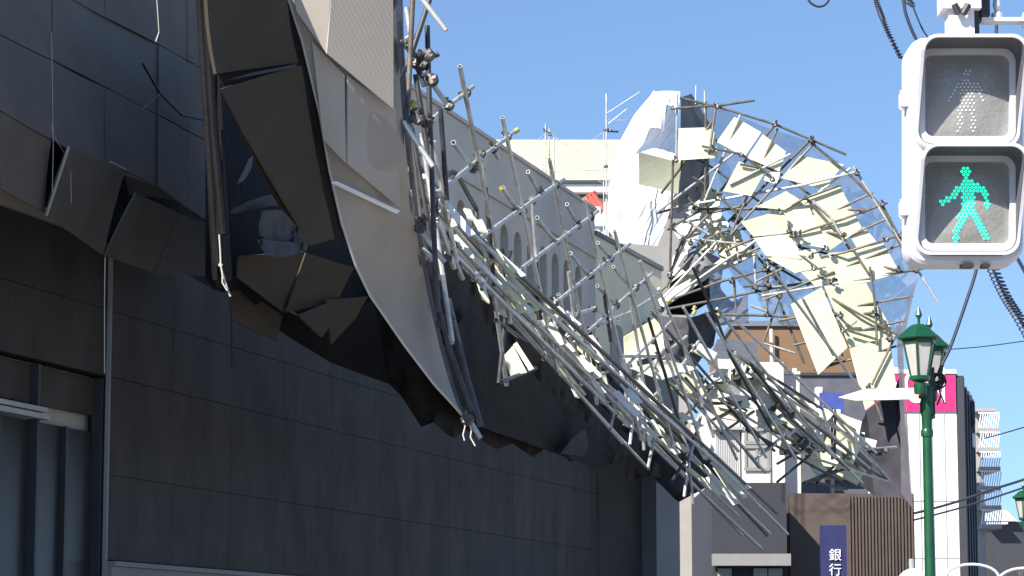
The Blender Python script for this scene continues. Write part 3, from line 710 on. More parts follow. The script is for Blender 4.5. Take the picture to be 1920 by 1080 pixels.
for (x, y) in ((842, 198), (874, 174), (887, 316), (925, 279), (951, 257), (902, 288), (971, 392), (997, 378), (1013, 362), (1043, 347), (980, 396), (1044, 452), (1065, 436), (1083, 423), (1107, 408), (1107, 517), (1131, 493), (1145, 485), (1162, 470), (1156, 573), (1192, 540), (1184, 555), (1210, 525), (1041, 565), (972, 506), (1113, 579), (1235, 668), (1258, 640), (1300, 650), (1290, 668), (1240, 580), (1316, 762), (1225, 640)):
    clamp(x, y, YL(x) - .46, fs_, .95)
for (x, y, dx, dy) in ((965, 247, 7, -5), (817, 363, -6, 5), (1258, 562, -8, 5), (1299, 590, 5, -8), (1347, 592, 5, -7), (1300, 582, 4, -8), (938, 350, 4, 6)):
    MB().tube(P(x, y, YL(x) - .45), P(x + dx, y + dy, YL(x) - .45), .030, 8).build('end_cap', M['yellow'], fs_)

# ------------------------------------------------------------------ curled strip hanging over the street
cs = thing('curled_barrier', 'tall taupe strip of barrier sheeting curling down and out over the pavement', 'noise barrier', P(700, 800, 23.5).to_2d().to_3d())
RIDGE = [(520, -60, 22.4), (541, 0, 22.5), (566, 75, 22.6), (600, 215, 22.8), (618, 320, 23.0), (641, 420, 23.2), (668, 500, 23.5), (695, 556, 23.8), (760, 650, 24.3), (815, 722, 24.8), (852, 762, 25.1), (872, 786, 25.3)]
RIGHT = [(742, -60, 22.85), (742, 0, 22.9), (745, 80, 22.97), (753, 200, 23.12), (763, 300, 23.28), (778, 420, 23.95), (790, 490, 24.5), (803, 560, 25.0), (824, 650, 25.4), (842, 715, 25.6), (857, 758, 25.6), (874, 787, 25.5)]
def strip_fn(u, v):
    a_, b_ = poly_at(RIDGE, v), poly_at(RIGHT, v)
    p = P(*[lerp(x, y, u) for x, y in zip(a_, b_)])
    return p + Vector((0, -1, 0)) * (.10 * math.sin(math.pi * u) + .03 * noise.noise(p * 1.5))
MB().grid(strip_fn, 16, 60, .012).build('sheet', M['strip_sheet'], cs, True)
def on_strip(px, py, out):
    best = None
    for j in range(121):
        v = j / 120; a_, b_ = poly_at(RIDGE, v), poly_at(RIGHT, v)
        u = (px - a_[0]) / (b_[0] - a_[0] + 1e-6); y = lerp(a_[1], b_[1], u)
        if best is None or abs(y - py) < best[0]: best = (abs(y - py), u, v)
    q = strip_fn(best[1], best[2])
    return P(px, py, q.y - out)
def strip_panel(q, outs, m='strip_panel', label=None):
    c = [on_strip(x, y, o) for (x, y), o in zip(q, outs)]
    fn = lambda u, v: c[0].lerp(c[1], u).lerp(c[3].lerp(c[2], u), v)
    return MB().grid(fn, 4, 4, .02).build('panel', M[m], cs, False, label)
strip_panel([(545, -40), (622, -40), (611, 98), (556, 22)], (.05, .05, .13, .10))
strip_panel([(624, -40), (737, -40), (738, 205), (613, 100)], (.05, .05, .16, .15))
strip_panel([(585, 78), (646, 140), (649, 307), (606, 262)], (.05, .04, .14, .12))
strip_panel([(652, 142), (742, 205), (752, 392), (652, 307)], (.04, .04, .16, .14))
q = [(622, 344), (632, 344), (750, 396), (744, 401)]
b = MB(); c = [on_strip(x, y, .16) for x, y in q]; b.grid(lambda u, v: c[0].lerp(c[1], u).lerp(c[3].lerp(c[2], u), v), 2, 6, .02)
b.build('panel_edge', M['tarp_white'], cs, False, 'sunlit panel edge across the strip, its brightness painted white')  # sun on the panel lip, put in as a white colour
# lighter hem along the ridge and the frayed dark edge on the right
MB().path([P(*p) + Vector((0, -.02, 0)) for p in RIDGE], .012, 6).build('hem', M['rope'], cs)
ED_ = MB().grid(lambda u, v: (lambda p: P(lerp(p[0] - 3, p[0] + 14 - 8 * v, u), p[1], p[2] + .25 * u + .05 * math.sin(v * 55)))(poly_at(RIGHT, v)), 4, 60)
ED_.build('side_fold', M['mesh_dark'], cs, True)
# dark inner face of the curl
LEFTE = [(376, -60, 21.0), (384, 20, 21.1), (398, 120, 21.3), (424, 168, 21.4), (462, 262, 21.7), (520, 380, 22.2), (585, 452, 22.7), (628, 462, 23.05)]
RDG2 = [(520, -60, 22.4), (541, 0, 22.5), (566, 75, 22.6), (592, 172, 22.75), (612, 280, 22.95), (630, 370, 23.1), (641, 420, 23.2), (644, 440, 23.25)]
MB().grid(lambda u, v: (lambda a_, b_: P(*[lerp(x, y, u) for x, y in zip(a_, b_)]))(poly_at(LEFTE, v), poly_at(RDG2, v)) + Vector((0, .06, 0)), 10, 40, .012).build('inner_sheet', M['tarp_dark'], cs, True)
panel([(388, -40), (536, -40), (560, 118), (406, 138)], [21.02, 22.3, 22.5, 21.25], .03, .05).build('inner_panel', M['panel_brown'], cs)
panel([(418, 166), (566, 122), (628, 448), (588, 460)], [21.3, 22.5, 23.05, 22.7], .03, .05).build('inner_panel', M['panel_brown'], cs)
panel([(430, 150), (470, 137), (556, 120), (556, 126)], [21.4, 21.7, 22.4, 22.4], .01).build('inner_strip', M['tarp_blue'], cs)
# pipes clinging to the right edge of the strip
for pts, Y, m_ in (([(775, -30), (764, 218)], 23.4, 'pipe_rust'), ([(812, -20), (770, 106), (742, 168)], 23.8, 'pipe_dark'), ([(776, -22), (837, 57)], 22.6, 'pipe_bright'), ([(801, 48), (806, 220), (813, 420), (821, 585)], 23.9, 'pipe_dark'), ([(797, 112), (823, 101)], 23.8, 'pipe_dark'),
                   ([(762, 14), (769, 62)], 24.6, 'pipe'), ([(752, 80), (770, 68)], 24.6, 'pipe'), ([(779, 140), (803, 288)], 23.9, 'pipe_dark'), ([(782, 126), (796, 162)], 24.1, 'pipe_dark'), ([(756, 228), (812, 312)], 23.2, 'pipe_bright'),
                   ([(748, 40), (760, 210), (772, 330), (800, 480), (838, 640), (884, 770)], 24.7, 'pipe_dark'), ([(760, 200), (778, 330), (790, 420)], 24.3, 'pipe_rust'), ([(772, 240), (800, 400), (822, 560)], 24.5, 'pipe_dark'), ([(790, 250), (816, 420), (848, 640)], 24.8, 'pipe'),
                   ([(788, 432), (834, 492)], 24.1, 'pipe'), ([(793, 465), (812, 488)], 24.3, 'pipe'), ([(818, 490), (852, 622), (900, 800)], 24.9, 'pipe_dark'), ([(842, 560), (872, 690), (903, 800)], 25.6, 'pipe_dark'), ([(840, 628), (850, 645)], 25.0, 'pipe_bright'), ([(882, 790), (901, 822)], 25.3, 'pipe'),
                   ([(765, 90), (790, 140)], 24.2, 'pipe_dark'), ([(750, 150), (775, 260)], 24.6, 'pipe_dark')):
    pole(pts, Y, cs, m_)
for (x, y, Y) in ((803, 103, 23.75), (792, 120, 23.9), (783, 118, 24), (779, 112, 24), (810, 150, 23.8), (752, 215, 23.4), (768, 218, 23.5), (785, 222, 23.7), (800, 228, 23.8), (745, 210, 23.4), (788, 425, 24), (782, 418, 24), (830, 605, 24.9), (840, 612, 24.9), (876, 787, 25.2), (770, 80, 24.1), (765, 82, 24.1)):
    clamp(x, y, Y, cs, 1.15)
MB().tube(P(772, 200, 23.3), P(778, 190, 23.3), .032, 8).build('end_cap', M['yellow'], cs)
rb = MB(); rb.path([P(*p) for p in ((869, 786, 25.2), (872, 800, 25.2), (868, 815, 25.2), (871, 826, 25.2))], .008, 5)
rb.path([P(*p) for p in ((878, 790, 25.2), (884, 806, 25.2), (882, 820, 25.2), (891, 836, 25.2))], .008, 5)
rb.build('frayed_rope', M['rope'], cs)

# ------------------------------------------------------------------ barrier still hanging over the shopfront (far left)
db = thing('hanging_barrier', 'dark grey wall of barrier panels bulging over the shopfront', 'noise barrier', P(180, 700, 30).to_2d().to_3d())
def FY(px): return FO.y + FD.y * fac_s(px)
COLS = [-170, -60, 0, 98, 197, 298, 352, 404]
SEAM = {-170: [-260, -140, 0, 100, 300], -60: [-230, -105, 38, 180, 336], 0: [-205, -75, 65, 207, 356], 98: [-160, -24, 113, 262, 404], 197: [-105, 33, 163, 318, 480], 298: [-55, 84, 216, 352, 514], 352: [-28, 114, 246, 392, 522], 404: [0, 142, 272, 425, 526]}
def dY(px, r):
    return FY(px) - [1.6, 1.9, 2.4, 2.9, 2.9][r]
rd = random.Random(3)
for r_ in range(3):
    for k in range(len(COLS) - 1):
        xa, xb = COLS[k], COLS[k + 1]; g = 1.2
        j = rd.uniform(-.07, .06)
        q = [(xa + g * .4, SEAM[xa][r_] + g), (xb - g * .4, SEAM[xb][r_] + g), (xb - g * .4, SEAM[xb][r_ + 1] - g), (xa + g * .4, SEAM[xa][r_ + 1] - g)]
        panel(q, [dY(xa, r_) + j, dY(xb, r_) + j, dY(xb, r_ + 1) + j, dY(xa, r_ + 1) + j], .02, rd.uniform(-.015, .03)).build('panel', M['panel_shade'], db)
# lowest row: some panels have tipped out of line
def low(q, Ys, m='panel_dark', label=None, bow=.03): return panel(q, Ys, .022, bow).build('panel', M[m], db, False, label)
low([(-170, 102), (0, 210), (0, 352), (-170, 300)], [dY(-170, 3), dY(0, 3), dY(0, 4) + .3, dY(-170, 4)], 'panel_shade')
low([(2, 210), (96, 264), (84, 398), (2, 354)], [dY(0, 3), dY(98, 3), dY(98, 4) + .4, dY(0, 4) + .3], 'panel_shade')
low([(129, 275), (234, 322), (194, 479), (87, 404)], [dY(120, 3) - .4, dY(230, 3) - .4, dY(195, 4) + .45, dY(87, 4) + .45], 'panel_dark', 'tipped panel with a bright left edge')
low([(256, 362), (338, 400), (288, 512), (198, 480)], [dY(256, 3) - .3, dY(338, 3) - .3, dY(288, 4) + .4, dY(198, 4) + .4])
low([(340, 402), (402, 425), (404, 520), (292, 513)], [dY(340, 3) - .3, dY(402, 3) - .3, dY(404, 4) + .4, dY(292, 4) + .4])
low([(234, 318), (300, 352), (345, 378), (246, 366)], [dY(234, 3), dY(300, 3), dY(340, 3), dY(246, 3) + .3], 'panel_shade')
MB().tube(P(129, 275, dY(120, 3) - .45), P(87, 404, dY(87, 4) + .4), .016, 6).build('panel_edge', M['frame_white'], db)
MB().tube(P(208, 304, dY(208, 3) - .3), P(236, 318, dY(236, 3) - .3), .012, 6).build('panel_edge', M['frame_white'], db)
# shadowy backing sheet
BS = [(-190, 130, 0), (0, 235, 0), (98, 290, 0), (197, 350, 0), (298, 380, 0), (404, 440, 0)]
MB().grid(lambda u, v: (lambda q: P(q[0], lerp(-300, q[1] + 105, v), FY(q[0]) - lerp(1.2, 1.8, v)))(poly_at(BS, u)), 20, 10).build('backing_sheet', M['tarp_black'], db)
# sheet folds next to the curl
for pts, Y, rad in (([(374, -30), (392, 250), (410, 520)], 26.4, .05), ([(384, -30), (402, 250), (420, 440)], 26.0, .04)):
    pole(pts, Y, db, 'tarp_black', rad, 'fold_roll')
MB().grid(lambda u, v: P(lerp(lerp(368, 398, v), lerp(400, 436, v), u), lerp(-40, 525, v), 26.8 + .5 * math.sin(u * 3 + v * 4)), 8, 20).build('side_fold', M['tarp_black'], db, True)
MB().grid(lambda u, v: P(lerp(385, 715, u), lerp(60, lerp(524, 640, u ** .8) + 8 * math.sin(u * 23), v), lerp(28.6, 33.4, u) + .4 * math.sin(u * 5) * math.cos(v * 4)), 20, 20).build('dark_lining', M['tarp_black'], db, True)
wr = MB()
for pts in ([(134, 380), (132, 305), (98, 250), (98, 230)], [(98, 360), (100, 280), (97, 60)]): wr.path([P(x, y, dY(x, 3) - .2) for x, y in pts], .004, 4)
for pts in ([(197, 482), (196, 560), (196, 700)], [(294, 0), (298, 60), (292, 78)]): wr.path([P(x, y, FY(x) - 5.0) for x, y in pts], .006, 4)
wr.build('wire', M['rope'], db)
bc = MB(); bc.path([P(x, y, dY(x, 2) - .3) for x, y in [(255, 215), (300, 175), (345, 132), (370, 120)]], .012, 5); bc.build('tie_strap', M['pipe_rust'], db)
bc = MB(); bc.path([P(x, y, dY(x, 2) - .3) for x, y in [(268, 120), (300, 175), (340, 215), (380, 224)]], .018, 5); bc.build('tie_strap', M['black'], db)
# lower hanging panels right of the fold
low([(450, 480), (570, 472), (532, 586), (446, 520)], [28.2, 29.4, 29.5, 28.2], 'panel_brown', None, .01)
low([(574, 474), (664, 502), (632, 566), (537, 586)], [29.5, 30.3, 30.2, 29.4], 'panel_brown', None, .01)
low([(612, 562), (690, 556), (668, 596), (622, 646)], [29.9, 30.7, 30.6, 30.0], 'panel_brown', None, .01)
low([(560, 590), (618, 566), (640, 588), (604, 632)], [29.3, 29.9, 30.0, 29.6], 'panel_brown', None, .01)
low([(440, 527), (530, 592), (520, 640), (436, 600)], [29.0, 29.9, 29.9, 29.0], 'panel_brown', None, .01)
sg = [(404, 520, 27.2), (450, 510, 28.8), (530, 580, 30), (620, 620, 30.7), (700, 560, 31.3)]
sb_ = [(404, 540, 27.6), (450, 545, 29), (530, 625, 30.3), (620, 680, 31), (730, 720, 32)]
loft(sg, sb_, 20, 8, .1, 1.5).build('gap_shade', M['tarp_black'], db, True)  # black sheet shaped as the shadow gap below the hanging panels
tt = thing('torn_tarp', 'crumpled bluish tarpaulin caught inside the dark fold beside the taupe strip', 'tarpaulin', P(500, 700, 28).to_2d().to_3d())
loft([(436, 392, 26.8), (470, 375, 27.2), (534, 356, 28.1), (560, 380, 28.6)], [(432, 400, 26.9), (470, 396, 27.4), (520, 384, 28), (552, 396, 28.6)], 14, 5, .06, 4).build('strip', M['tarp_blue'], tt, True)
loft([(452, 330, 27.0), (466, 300, 27.4), (476, 288, 27.8)], [(444, 345, 26.8), (456, 340, 27.1), (470, 320, 27.5)], 8, 5, .05, 4).build('scrap', M['tarp_blue'], tt, True)
loft([(492, 402, 27.3), (525, 395, 28), (548, 388, 28.4), (565, 415, 28.8), (582, 450, 29.2)], [(484, 440, 27.4), (510, 450, 28), (535, 462, 28.5), (560, 468, 29), (584, 455, 29.3)], 20, 12, .22, 3).build('crumpled_sheet', M['tarp_blue'], tt, True)
loft([(480, 448, 27.2), (520, 452, 28), (580, 455, 29)], [(500, 480, 27.6), (540, 482, 28.4), (575, 470, 29)], 14, 6, .16, 4).build('crumpled_sheet', M['tarp_blue'], tt, True)
rp_ = MB(); rp_.path([P(*p) for p in ((411, 440, 26), (413, 470, 26), (414, 498, 26), (420, 520, 26), (424, 535, 26), (432, 556, 26))], .009, 6)
rp_.path([P(*p) for p in ((414, 498, 25.98), (417, 515, 25.97), (417, 530, 25.97), (426, 545, 25.97))], .008, 6)
rp_.path([P(x, y, 26.0) for x, y in ((413, 494), (411, 498), (415, 500), (416, 495))], .012, 6)
tag(rp_.build('hanging_rope', M['rope']), 'pale knotted rope end dangling below the dark fold', 'rope')
rp_ = MB(); rp_.path([P(*p) for p in ((432, 556, 28.5), (434, 600, 28.5), (435, 690, 28.5))], .012, 5)
rp_.build('tie_cord', M['seam'], db)

# ------------------------------------------------------------------ white tarpaulin beside the twisted scaffold
wt = thing('white_tarp', 'large bright white tarpaulin with slanting pleats draped at the corner bay', 'tarpaulin', P(1200, 460, 52).to_2d().to_3d())
LA = [(1226, 172, 52.5), (1190, 214, 52.3), (1164, 262, 52.2), (1148, 300, 52), (1143, 345, 52), (1139, 390, 52), (1138, 428, 52), (1160, 456, 52)]
RA = [(1275, 172, 52.3), (1272, 214, 52.2), (1270, 262, 52.1), (1268, 300, 52), (1268, 345, 52), (1258, 390, 52), (1246, 428, 52), (1232, 462, 52)]
def wt_fn(u, v):
    a_, b_ = poly_at(LA, v), poly_at(RA, v)
    x, y, Y = [lerp(p, q, u) for p, q in zip(a_, b_)]
    ph_ = (x + .62 * y)
    return P(x, y, Y) + Vector((0, -1, 0)) * (-.016 * math.exp(-(((ph_ + 3 * math.sin(y / 40)) % 19 - 7) / 1.3) ** 2) * min(1, u * 5) + .004 * math.sin(ph_ / 11) + .07 * math.sin(u * 3.1) + .05 * noise.noise(Vector((x / 40, y / 40, 0))))
MB().grid(wt_fn, 200, 90, .01).build('sheet', M['tarp_white'], wt, True)
loft([(1168, 258, 51.7), (1200, 236, 51.6), (1236, 240, 51.6), (1244, 246, 51.7)], [(1226, 170, 52.1), (1236, 175, 52), (1245, 180, 52), (1250, 176, 52)], 14, 8, .08, 1.8, .008).build('flap', M['tarp_white'], wt, True)
for (x0, y0, x1, y1) in ((1272, 250, 1200, 372), (1258, 330, 1188, 450), (1270, 300, 1180, 440), (1256, 180, 1240, 250)):
    MB().tube(P(x0, y0, 52.3), P(x1, y1, 51.6), .010, 5).build('tie_line', M['pipe'], wt)
lp = MB(); lp = panel([(1197, 285), (1275, 306), (1272, 363), (1198, 346)], [50.7, 50.6, 50.8, 51.0], .03, .03)
lp = tag(lp.build('loose_panel', M['panel_green']), 'single grey-green panel hanging loose across the white tarpaulin', 'panel')

# ------------------------------------------------------------------ the twisted end of the scaffold
tw = thing('twisted_scaffold', 'scaffold section twisted into a wheel with cream panels inside its mesh', 'scaffold', P(1500, 850, 48.5).to_2d().to_3d())
YO, YI = 47.6, 49.2
OUT = [(1276, 180), (1342, 199), (1432, 236), (1520, 266), (1604, 328), (1650, 384), (1690, 444), (1722, 508), (1703, 572), (1690, 628), (1686, 690), (1693, 780), (1706, 870)]
INN = [(1280, 330), (1330, 360), (1372, 405), (1402, 440), (1425, 462), (1440, 500), (1452, 540), (1470, 560), (1492, 606), (1520, 660), (1562, 705), (1612, 770), (1618, 870)]
def fan_fn(u, v):
    o, i = poly_at(OUT, u), poly_at(INN, u)
    p = P(lerp(i[0], o[0], v), lerp(i[1], o[1], v), lerp(YI, YO, v) + .95)
    return p + Vector((0, -1, 0)) * .16 * noise.noise(p * 1.1)
# mesh: upper see-through part and the dark hanging tail
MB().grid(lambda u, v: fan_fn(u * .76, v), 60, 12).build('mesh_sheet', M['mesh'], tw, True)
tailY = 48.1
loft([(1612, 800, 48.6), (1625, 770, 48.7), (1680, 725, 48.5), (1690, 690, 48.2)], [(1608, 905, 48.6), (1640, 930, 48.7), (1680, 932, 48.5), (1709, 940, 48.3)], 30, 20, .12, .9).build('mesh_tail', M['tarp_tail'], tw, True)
loft([(1680, 610, 47.9), (1684, 690, 48), (1688, 780, 48), (1690, 925, 48)], [(1692, 610, 47.9), (1695, 690, 47.8), (1701, 780, 47.8), (1712, 955, 47.8)], 24, 4, .06, 2).build('mesh_edge', M['mesh_dense'], tw, True)
loft([(1702, 560, 47.8), (1698, 590, 47.8), (1686, 625, 47.8)], [(1724, 512, 47.7), (1712, 556, 47.7), (1694, 640, 47.7)], 10, 4, .04, 2).build('mesh_edge', M['mesh_dense'], tw, True)
loft([(1356, 500, 49.6), (1350, 540, 49.6), (1372, 566, 49.6), (1402, 552, 49.5)], [(1322, 500, 49.6), (1316, 550, 49.6), (1340, 612, 49.5), (1404, 606, 49.5)], 16, 8, .1, 1.8).build('mesh_scrap', M['mesh_dense'], tw, True)
loft([(1362, 500, 49.5), (1395, 478, 49.5), (1432, 488, 49.4)], [(1400, 548, 49.5), (1420, 552, 49.5), (1444, 566, 49.4)], 12, 8, .08, 1.6).build('mesh_scrap', M['mesh'], tw, True)
loft([(1440, 490, 49.3), (1470, 560, 49.3), (1496, 612, 49.3)], [(1420, 560, 49.5), (1436, 590, 49.5), (1470, 612, 49.4)], 12, 6, .06, 2).build('mesh_scrap', M['mesh'], tw, True)
# dark folded back of the sheet near the top left
loft([(1277, 182, 48.4), (1276, 250, 48.4), (1276, 320, 48.5), (1270, 400, 48.6)], [(1296, 176, 48.9), (1334, 236, 49.4), (1330, 300, 49.5), (1330, 362, 49.5)], 24, 10, .12, 1.6).build('back_fold', M['tarp_grey'], tw, True)
loft([(1258, 520, 49.3), (1290, 508, 49.4), (1330, 496, 49.5)], [(1250, 590, 49.5), (1290, 592, 49.5), (1332, 566, 49.6)], 12, 8, .1, 1.6).build('back_fold', M['tarp_black'], tw, True)
loft([(1240, 592, 49.0), (1290, 598, 48.8), (1345, 580, 49.6)], [(1236, 700, 48.8), (1290, 706, 48.6), (1340, 640, 49.4)], 24, 14, .3, 1.3).build('back_fold', M['tarp_mid'], tw, True)
loft([(1292, 596, 49.7), (1320, 592, 49.7), (1346, 604, 49.9)], [(1286, 664, 49.7), (1315, 672, 49.7), (1338, 648, 49.9)], 16, 10, .2, 1.3).build('back_fold', M['tarp_mid'], tw, True)
FP = [([(1272, 240), (1338, 238), (1347, 296), (1271, 301)], 0), ([(1377, 218), (1428, 248), (1396, 295), (1343, 266)], 0), ([(1430, 251), (1474, 284), (1462, 322), (1400, 296)], 0), ([(1500, 291), (1583, 308), (1544, 355), (1464, 334)], 0),
      ([(1385, 302), (1437, 318), (1409, 368), (1355, 359)], 0), ([(1437, 322), (1464, 322), (1456, 346), (1432, 338)], 0), ([(1417, 388), (1474, 358), (1503, 376), (1470, 394)], 0), ([(1513, 371), (1575, 348), (1617, 428), (1556, 470)], 0),
      ([(1388, 416), (1466, 393), (1486, 436), (1412, 444)], .1), ([(1467, 391), (1513, 372), (1555, 467), (1490, 456)], .05), ([(1412, 446), (1487, 438), (1504, 486), (1436, 480)], .1), ([(1603, 467), (1657, 456), (1688, 512), (1636, 526)], 0),
      ([(1552, 474), (1602, 469), (1640, 527), (1575, 537)], .05), ([(1438, 484), (1528, 464), (1548, 500), (1490, 512)], .1), ([(1482, 570), (1541, 537), (1590, 652), (1534, 704)], 0), ([(1544, 535), (1624, 530), (1680, 630), (1593, 652)], .05),
      ([(1592, 653), (1668, 628), (1681, 726), (1622, 770)], 0), ([(1490, 500), (1556, 482), (1572, 520), (1530, 538)], .12)]
FP += [([(1587, 432), (1622, 426), (1646, 456), (1606, 464)], .04)]
rf_ = random.Random(9)
for q, dd in FP:
    xm = sum(p[0] for p in q) / 4; ym = sum(p[1] for p in q) / 4; q = [(xm + (x - xm) * .985, ym + (y - ym) * .985) for x, y in q]; j = rf_.uniform(-.03, .03)
    panel(q, [48.0 + dd + j * .4, 48.0 + dd + j * .4, 47.99 + dd - j * .4, 48.0 + dd - j * .4], .02, rf_.uniform(-.005, .008)).build('panel', M[rf_.choice(['panel', 'panel', 'panel_aged'])], tw)
RP = [([(1310, 357), (1346, 355), (1350, 386), (1290, 392)], 'panel'), ([(1262, 432), (1302, 398), (1332, 414), (1288, 472)], 'panel_white'), ([(1302, 464), (1340, 414), (1362, 440), (1330, 482)], 'panel'), ([(1340, 442), (1386, 430), (1400, 472), (1350, 492)], 'panel'),
      ([(1368, 470), (1414, 452), (1416, 476), (1352, 506)], 'panel_white'), ([(1234, 562), (1292, 506), (1372, 488), (1240, 578)], 'panel_white'), ([(1285, 398), (1345, 388), (1372, 428), (1330, 424)], 'panel_white'), ([(1262, 480), (1292, 470), (1300, 500), (1256, 530)], 'panel_white'),
      ([(1318, 500), (1356, 480), (1366, 494), (1318, 520)], 'panel_white'), ([(1170, 632), (1238, 590), (1247, 660), (1172, 682)], 'panel'), ([(1180, 690), (1250, 676), (1310, 690), (1240, 712)], 'panel_white')]
for q, m_ in RP:
    panel(q, [49.3, 49.25, 49.1, 49.2] if q[0][0] > 1200 else [39.5] * 4, .03, rf_.uniform(-.02, .08)).build('panel', M[m_], tw)
loft([(1270, 500, 49.0), (1284, 478, 49), (1310, 466, 49)], [(1296, 516, 49), (1330, 502, 49), (1352, 484, 49)], 14, 6, .12, 2).build('torn_sheet', M['tarp_grey'], tw, True)
TP = [[(1258, 204), (1346, 197)], [(1274, 183), (1342, 200)], [(1342, 199), (1453, 233)], [(1453, 233), (1587, 290)], [(1342, 199), (1415, 188)], [(1520, 266), (1598, 332)], [(1598, 332), (1650, 384)], [(1650, 384), (1711, 504)], [(1600, 312), (1758, 566)],
      [(1655, 386), (1722, 510)], [(1455, 232), (1345, 365)], [(1526, 256), (1365, 416)], [(1612, 321), (1500, 348), (1270, 388)], [(1576, 347), (1510, 371), (1442, 407), (1415, 432)], [(1664, 380), (1580, 411), (1490, 440), (1420, 466)], [(1694, 438), (1659, 450), (1581, 474), (1455, 495)],
      [(1740, 502), (1687, 510), (1520, 530), (1440, 540)], [(1641, 586), (1524, 596)], [(1524, 596), (1440, 592), (1340, 589)], [(1300, 392), (1624, 393)], [(1380, 417), (1571, 438)], [(1411, 424), (1497, 437)], [(1411, 443), (1686, 507)], [(1415, 452), (1518, 482)],
      [(1443, 480), (1558, 526)], [(1443, 493), (1508, 530), (1606, 586), (1682, 628)], [(1520, 560), (1576, 592)], [(1513, 373), (1575, 441), (1594, 460), (1630, 516)], [(1523, 376), (1556, 404), (1576, 441), (1586, 456)], [(1631, 500), (1642, 582), (1644, 648)], [(1642, 586), (1658, 604), (1668, 642)],
      [(1680, 628), (1634, 722)], [(1591, 620), (1643, 636)], [(1561, 634), (1606, 602)], [(1571, 600), (1580, 614)], [(1270, 176), (1268, 305)], [(1262, 300), (1256, 512)], [(1342, 201), (1331, 281), (1307, 357)], [(1338, 224), (1274, 318), (1240, 362)], [(1376, 288), (1232, 398)],
      [(1316, 274), (1390, 289), (1446, 330)], [(1368, 346), (1482, 289)], [(1388, 308), (1420, 314)], [(1324, 419), (1351, 468)], [(1350, 434), (1373, 488)], [(1374, 434), (1387, 490)], [(1263, 430), (1296, 456)], [(1290, 470), (1353, 434), (1412, 427)], [(1260, 424), (1326, 388)], [(1320, 374), (1336, 420)], [(1288, 365), (1304, 392)],
      [(1409, 420), (1412, 472)], [(1414, 480), (1417, 532)], [(1440, 488), (1438, 594)], [(1340, 531), (1434, 506)], [(1254, 579), (1360, 559), (1460, 538)], [(1254, 563), (1313, 542), (1360, 524)], [(1394, 537), (1446, 535)], [(1407, 573), (1438, 584)], [(1464, 550), (1431, 643)], [(1431, 643), (1490, 662)], [(1462, 567), (1508, 682)], [(1370, 497), (1412, 532)],
      [(1240, 562), (1342, 455)], [(1244, 568), (1372, 480)], [(1234, 552), (1300, 478)], [(1262, 502), (1300, 420)], [(1250, 540), (1280, 440)], [(1300, 448), (1410, 460)], [(1266, 470), (1330, 400), (1400, 384)], [(1232, 400), (1300, 380)], [(1360, 470), (1430, 440)], [(1280, 410), (1330, 440)], [(1416, 476), (1470, 540)], [(1420, 470), (1444, 500)], [(1376, 520), (1380, 580)],
      [(1532, 672), (1575, 674)], [(1536, 686), (1574, 680)], [(1534, 664), (1526, 694)], [(1612, 732), (1640, 726)], [(1636, 738), (1654, 788)], [(1628, 734), (1618, 752)], [(1522, 655), (1540, 640), (1551, 690)], [(1431, 640), (1452, 646)]]
BR = {(1376, 288), (1240, 562), (1244, 568)}
for pts in TP:
    def yf(x, y):
        best = min(range(40), key=lambda k: min((x - poly_at(OUT, k / 39)[0]) ** 2 + (y - poly_at(OUT, k / 39)[1]) ** 2, 1e9))
        o = poly_at(OUT, best / 39); i = poly_at(INN, best / 39)
        t = ((x - o[0]) ** 2 + (y - o[1]) ** 2) ** .5 / max(60, ((i[0] - o[0]) ** 2 + (i[1] - o[1]) ** 2) ** .5)
        return 47.925 if t < .7 else lerp(47.925, 48.8, min(1.0, (t - .7) / .3))
    pole(pts, yf, tw, 'pipe_bright' if pts[0] in BR else ('pipe_rust' if rf_.random() < .25 else ('pipe' if rf_.random() < .2 else 'pipe_olive')), .024)
for k in range(12):
    u = .06 + .065 * k
    o, i = poly_at(OUT, u), poly_at(INN, min(1, u + rf_.uniform(-.05, .03)))
    o = (lerp(i[0], o[0], 1.02), lerp(i[1], o[1], 1.02)); i = (lerp(i[0], o[0], -.12), lerp(i[1], o[1], -.12))
    MB().tube(P(o[0], o[1], 47.93), P(i[0], i[1], 48.25), .022, 8, hollow=True).build('transom', M[rf_.choice(['pipe_olive', 'pipe_olive', 'pipe', 'pipe_rust'])], tw, True)
for v in (.06, .3, .62):
    for (ua, ub) in ((.03, .3), (.27, .52), (.49, .78)):
        pts = []
        for k in range(9):
            u = lerp(ua, ub, k / 8); o, i = poly_at(OUT, u), poly_at(INN, u); pts.append(P(lerp(i[0], o[0], v), lerp(i[1], o[1], v), lerp(48.3, 47.93, v)))
        MB().path(pts, .022, 7).build('ledger', M[rf_.choice(['pipe_olive', 'pipe'])], tw, True)
for (x, y) in ((1345, 199), (1453, 233), (1520, 263), (1607, 325), (1655, 383), (1688, 440), (1718, 508), (1510, 371), (1464, 398), (1448, 336), (1497, 438), (1488, 440), (1480, 433), (1411, 445), (1412, 430), (1385, 418), (1376, 412), (1443, 485), (1440, 500), (1521, 481), (1526, 503), (1559, 526), (1550, 466), (1583, 440), (1618, 396), (1662, 449), (1684, 506), (1577, 592), (1640, 584), (1668, 636), (1580, 620), (1524, 660), (1527, 640), (1438, 590), (1462, 556), (1464, 545), (1417, 540), (1440, 535), (1305, 390), (1322, 454), (1312, 456), (1350, 466), (1387, 488), (1260, 424), (1256, 516), (1295, 456), (1335, 280), (1390, 290), (1350, 362), (1268, 300), (1372, 432), (1400, 425), (1258, 428), (1434, 506), (1372, 527), (1552, 634), (1628, 726)):
    clamp(x, y, yf(x, y) - .06, tw, .95)
